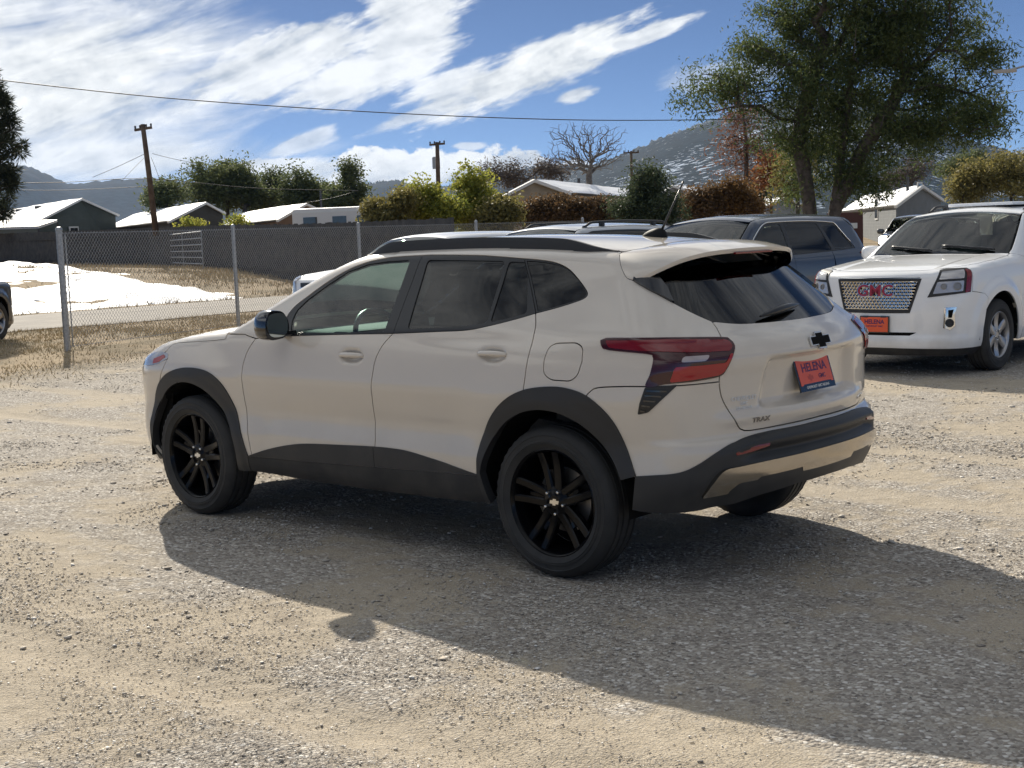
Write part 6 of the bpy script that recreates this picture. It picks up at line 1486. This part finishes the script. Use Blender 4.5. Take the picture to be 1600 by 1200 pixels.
tree('bare_tree', 'leafless tree with a fan of bare branches behind the beige house', 'tree', (50.37, -63.70, 0.67), [(51.86,-62.52,7.47,0.82,0.82,0.91), (51.25,-63.97,7.61,1.40,1.40,1.07), (49.10,-63.97,7.35,1.32,1.32,0.91), (51.34,-64.62,6.20,2.47,2.47,1.07), (48.87,-64.59,6.52,0.91,0.91,0.82), (51.35,-62.80,6.04,1.07,1.07,0.91)], L_TWIG, bark=M_BARK2, n_att=900, lpa=0, seed=12, trunk_r=.20, trunks=[[(0.00,0.00,0.00), (-0.05,-0.04,3.31), (-0.04,-0.03,4.31)]], curl=.22, minr=.009)
ROW = [('broad dark green tree nearest the leaning pole, left end of the tree row', [(92.73,-65.62,7.06,2.13,2.13,1.80), (93.77,-65.54,6.01,1.57,1.57,1.46), (91.86,-65.71,5.96,1.46,1.46,1.46)], (92.83, -65.43, 1.19)), ('narrow dark tree with a pointed top, second in the tree row', [(93.33,-68.12,7.76,0.74,0.74,1.14), (93.74,-68.67,6.00,1.25,1.25,1.60)], (93.44, -67.96, 1.22)), ('rounded dark tree in the middle of the tree row', [(90.96,-67.94,6.86,1.23,1.23,1.68), (91.07,-68.92,5.60,1.35,1.35,1.46)], (90.93, -67.94, 1.19)), ('wide dark tree right of the middle of the tree row', [(92.58,-72.33,6.52,1.39,1.39,1.51), (93.46,-72.39,5.42,1.39,1.39,1.28)], (92.86, -71.97, 1.24)), ('dark tree with two lobes near the right of the tree row', [(88.09,-71.49,6.40,1.35,1.35,1.46), (87.77,-72.69,5.71,1.01,1.01,1.35), (87.82,-70.83,5.10,1.46,1.46,1.01)], (88.02, -71.56, 1.19)), ('tall dark poplar standing above the right end of the tree row', [(83.61,-73.59,7.04,0.83,0.83,1.21), (83.95,-74.18,5.53,1.21,1.21,1.32), (83.98,-72.39,4.92,1.21,1.21,0.99)], (83.73, -73.44, 1.15)), ('low dark tree between the poplar and the tree row', [(88.05,-74.62,5.18,1.37,1.37,1.14), (88.75,-74.45,5.76,0.80,0.80,0.80)], (88.18, -74.45, 1.21))]
for i, (lab, cr, bs) in enumerate(ROW): tree('dark_tree', lab, 'tree', bs, cr, L_DARK, n_att=150, lpa=44, leaf=(.30,.13), sig=.42, seed=20+i, trunk_r=.2, group='dark tree row behind the houses')
tree('dark_tree', 'small dark tree left of the tree row, behind the leaning pole', 'tree', (91.47, -60.44, 1.13), [(91.41,-60.58,5.93,1.63,1.63,0.98), (92.47,-60.10,5.34,1.19,1.19,0.65)], L_DARK, n_att=100, lpa=40, leaf=(.3,.14), sig=.45, seed=29, trunk_r=.14, group='dark tree row behind the houses')
SHR = [('tall yellow green shrub with an upright top, under the transformer pole', [(28.80,-29.58,3.36,0.58,0.58,0.72), (28.86,-30.11,2.69,0.81,0.81,0.67), (28.68,-29.20,2.27,0.81,0.81,0.58)], (28.80, -29.56, 0.01), L_YEL), ('broad yellow green shrub left of the tallest shrub', [(29.31,-27.70,2.95,0.66,0.66,0.57), (29.90,-27.69,2.32,0.79,0.79,0.53), (28.64,-27.89,2.39,0.75,0.75,0.62)], (29.31, -27.68, 0.01), L_YEL), ('low green shrub at the left end of the shrubbery, against the board fence', [(29.48,-26.09,2.13,0.60,0.60,0.37), (29.83,-25.97,2.45,0.34,0.34,0.30), (28.96,-26.38,2.74,0.39,0.39,0.34)], (29.52, -26.03, 0.02), L_OLI), ('dull green shrub at the right end of the shrubbery', [(26.68,-28.80,2.20,0.56,0.56,0.52), (27.14,-28.81,1.89,0.60,0.60,0.34)], (26.77, -28.70, 0.00), L_OLI)]
for i, (lab, cr, bs, m) in enumerate(SHR): tree('shrub', lab, 'shrub', bs, cr, m, n_att=150, lpa=62, leaf=(.13,.07), sig=.20, seed=40+i, trunk_r=.05, up=.2, minr=.006)
HED = [('brown leaved bush at the left end of the hedge, before the beige house', [(28.47,-32.55,2.21,0.61,0.61,0.47), (28.34,-32.94,2.42,0.42,0.42,0.33)], (28.39, -32.60, 0.00), L_BRO), ('brown leaved bush in the middle of the hedge', [(27.66,-33.22,2.33,0.70,0.70,0.51), (27.44,-33.83,2.15,0.65,0.65,0.51)], (27.49, -33.34, 0.00), L_BRO), ('dark brown bush at the right end of the hedge beside the juniper', [(26.62,-34.05,2.19,0.61,0.61,0.47), (26.33,-34.48,2.03,0.33,0.33,0.37)], (26.59, -34.06, 0.00), L_BRO)]
for i, (lab, cr, bs, m) in enumerate(HED): tree('hedge_bush', lab, 'bush', bs, cr, m, n_att=130, lpa=62, leaf=(.12,.07), sig=.18, seed=50+i, trunk_r=.04, minr=.006, group='brown hedge before the beige house')
tree('juniper', 'rounded dark green juniper between the brown hedge and the antenna', 'bush', (24.12, -33.40, 0.00), [(24.10,-33.43,2.80,0.72,0.72,0.85), (24.66,-33.70,2.15,1.03,1.03,0.63), (23.52,-33.41,2.13,0.81,0.81,0.63), (24.07,-33.67,3.34,0.36,0.36,0.40)], L_JUN, n_att=240, lpa=70, leaf=(.14,.045), sig=.19, seed=60, trunk_r=.07, up=.3)
OB = [('orange brown bush behind the roof of the navy vehicle, left one', [(25.68,-39.62,2.50,0.76,0.76,0.61), (26.29,-39.56,2.27,0.56,0.56,0.45)], (25.79, -39.53, 0.00), L_BRO), ('orange brown bush behind the roof of the navy vehicle, right one', [(24.76,-40.22,2.57,0.71,0.71,0.71), (24.63,-40.79,2.19,0.81,0.81,0.40)], (24.66, -40.26, 0.00), L_ORA)]
for i, (lab, cr, bs, m) in enumerate(OB): tree('autumn_bush', lab, 'bush', bs, cr, L_BRO if i == 0 else leaf_mat('russet_leaf', [(.09,.055,.026),(.15,.085,.036),(.22,.13,.05)]), n_att=150, lpa=60, leaf=(.13,.07), sig=.2, seed=64+i, trunk_r=.05, minr=.006)
tree('spruce', 'small dark spruce beside the orange autumn tree', 'tree', (30.20, -50.94, 0.02), [(30.17,-50.96,3.65,0.28,0.28,0.43), (30.35,-51.14,3.05,0.46,0.46,0.62)], L_JUN, n_att=70, lpa=60, leaf=(.16,.05), sig=.22, seed=70, trunk_r=.07)
RW = [('olive willow thicket at the right end of the far hedgerow', [(24.05,-64.05,3.54,1.26,1.26,0.98), (23.62,-64.86,3.98,1.19,1.19,1.05), (22.21,-64.14,3.15,1.40,1.40,1.05)], (23.47, -64.27, 0.03)), ('olive willow clump left of the thicket, above the white vehicle roof', [(24.97,-63.67,3.43,0.98,0.98,0.77), (25.81,-63.81,2.93,0.91,0.91,0.56)], (25.62, -63.38, 0.03)), ('taller grey green tree behind the far hedgerow', [(32.96,-82.01,4.85,1.15,1.15,0.98), (34.09,-82.16,4.60,1.15,1.15,0.80)], (33.13, -81.92, 0.34)), ('greyish leafless tree behind the grey house', [(38.36,-85.08,4.77,1.22,1.22,0.84), (39.88,-84.94,4.30,1.03,1.03,0.75)], (38.56, -84.98, 0.59))]
for i, (lab, cr, bs) in enumerate(RW): tree('hedgerow_tree', lab, 'tree' if i in (2, 3) else 'shrub', bs, cr, [L_OLI, L_OLI, L_DARK, L_TWIG][i], n_att=150, lpa=[60, 60, 50, 24][i], leaf=(.2,.07), sig=.32, seed=80+i, trunk_r=.08, minr=.008, up=.2)
tree('brown_tree_mass', 'brown leafless thicket behind the beige house roof', 'tree', (78.17, -95.24, 1.32), [(81.78,-92.22,6.89,1.46,1.46,1.09), (79.66,-95.29,7.35,1.82,1.82,0.85), (82.77,-90.62,7.26,1.22,1.22,0.97)], L_TWIG, n_att=130, lpa=40, leaf=(.4,.08), sig=.6, seed=90, trunk_r=.1)
# ponderosa pine at the left edge: foliage held in tufts
def pine(base, crowns, label):
    r = np.random.default_rng(99); base = np.array(base, float); T0 = empty('pine_tree', tuple(base)); tag(T0, label, 'tree'); H = max(c[2] for c in crowns)-base[2]+1
    tips = []; bm = bmesh.new(); tube(bm, [(0, 0, -.3), (0, 0, H*.5), (0, 0, H)], [.28, .2, .04], 10)
    for c in crowns:
        for k in range(int(c[6])):
            d = r.normal(size=3); d /= np.linalg.norm(d); p = np.array(c[:3])+d*np.array(c[3:6])*r.random()**.4-base; tips.append(p); z0 = max(.5, p[2]-.5-.35*np.hypot(p[0], p[1])); tube(bm, [(0, 0, z0), p*np.array([.55, .55, 1])*1.0+np.array([0, 0, -.25]), p], [.045, .025, .012], 5, cap=False)
    bobj('trunk', bm, M_BARK, T0, smooth=True); tips = np.array(tips); n = len(tips)*150; c = np.repeat(tips, 150, 0); d = r.normal(size=(n, 3)); d /= np.linalg.norm(d, axis=1, keepdims=True); rad_ = np.repeat(r.uniform(.13, .24, len(tips)), 150)
    P = c+d*rad_[:, None]*r.random(n)[:, None]*.6; w = np.cross(d, r.normal(size=(n, 3))); w /= np.linalg.norm(w, axis=1, keepdims=True); l = (rad_*r.uniform(.5, .9, n))[:, None]
    V = np.stack([P, P+w*.010+d*l*.5, P+d*l, P-w*.010+d*l*.5], 1).reshape(-1, 3); fastmesh('crown', V, np.arange(4*n).reshape(-1, 4), L_PIN, T0)
pine((22.92, -7.83, 0.00), [(22.47,-8.70,4.90,0.25,0.25,0.49,14), (22.47,-8.70,4.20,0.48,0.48,0.56,26), (22.48,-8.69,3.68,0.62,0.62,0.56,34), (22.54,-8.58,3.04,0.62,0.62,0.63,32), (22.54,-8.57,2.46,0.49,0.49,0.25,16), (22.92,-7.84,4.07,0.70,0.70,1.82,80), (22.86,-7.96,5.83,0.42,0.42,0.84,30)], 'dark pine with tufted branches reaching in at the left edge')
# bare thin twigs with a few leaves over the low houses
for i, (px0, lab) in enumerate((((67.96, -45.80, 0.68), 'thin yellow leaved sapling behind the board fence, left of the tube gate'), ((62.47, -45.16, 0.62), 'thin yellow leaved sapling behind the board fence, right of the tube gate'))):
    b0 = np.array(px0); tree('sapling', lab, 'tree', tuple(b0), [(b0[0], b0[1], b0[2]+2.1, .9, .9, .45), (b0[0]+.8, b0[1]-.6, b0[2]+2.2, .7, .7, .35)], L_YEL, n_att=40, lpa=26, leaf=(.2,.1), sig=.2, seed=95+i, trunk_r=.03, minr=.006, up=.4)
# weeds along the foot of the board fence
# ------------------------------------------------------------------ further vehicles
make_suv('passing_car', (18.1, -3.55, rad(-60)), GmcVar(.80), M_GREY, 'dark grey car on the street cut off by the left edge', rails=False, group='cars beyond the lot')
make_suv('parked_car', (15.77, -37.12, rad(108)), GmcVar(1.0), M_GREY, 'dark vehicle with glinting head lamps half hidden behind the white sport utility vehicle', rails=False, group='cars beyond the lot', lamp=pmat('glint_head_lamp', (.9,.88,.8), .1, emit=(1,.93,.78), estr=6))  # emission on the head lamps stands in for a sun glint
# stacked timber posts / red shed by the willow
sh = Vector((23.08, -45.78, 1.22)); sd_ = empty('rust_shed', (sh.x, sh.y, 0), CAM_YAW); tag(sd_, 'rust red metal cabinet beside the willow trunk, right of the navy vehicle', 'cabinet')
bm = bmesh.new(); box(bm, (0, 0, .95), (.8, 1.3, 1.9), bev=.03); bobj('cabinet_body', bm, pmat('rust_red', (.085,.035,.03), .8), sd_)
bm = bmesh.new(); box(bm, (-.43, -.05, 1.35), (.03, .7, .22)); bobj('cabinet_sign', bm, M_TRIM, sd_)
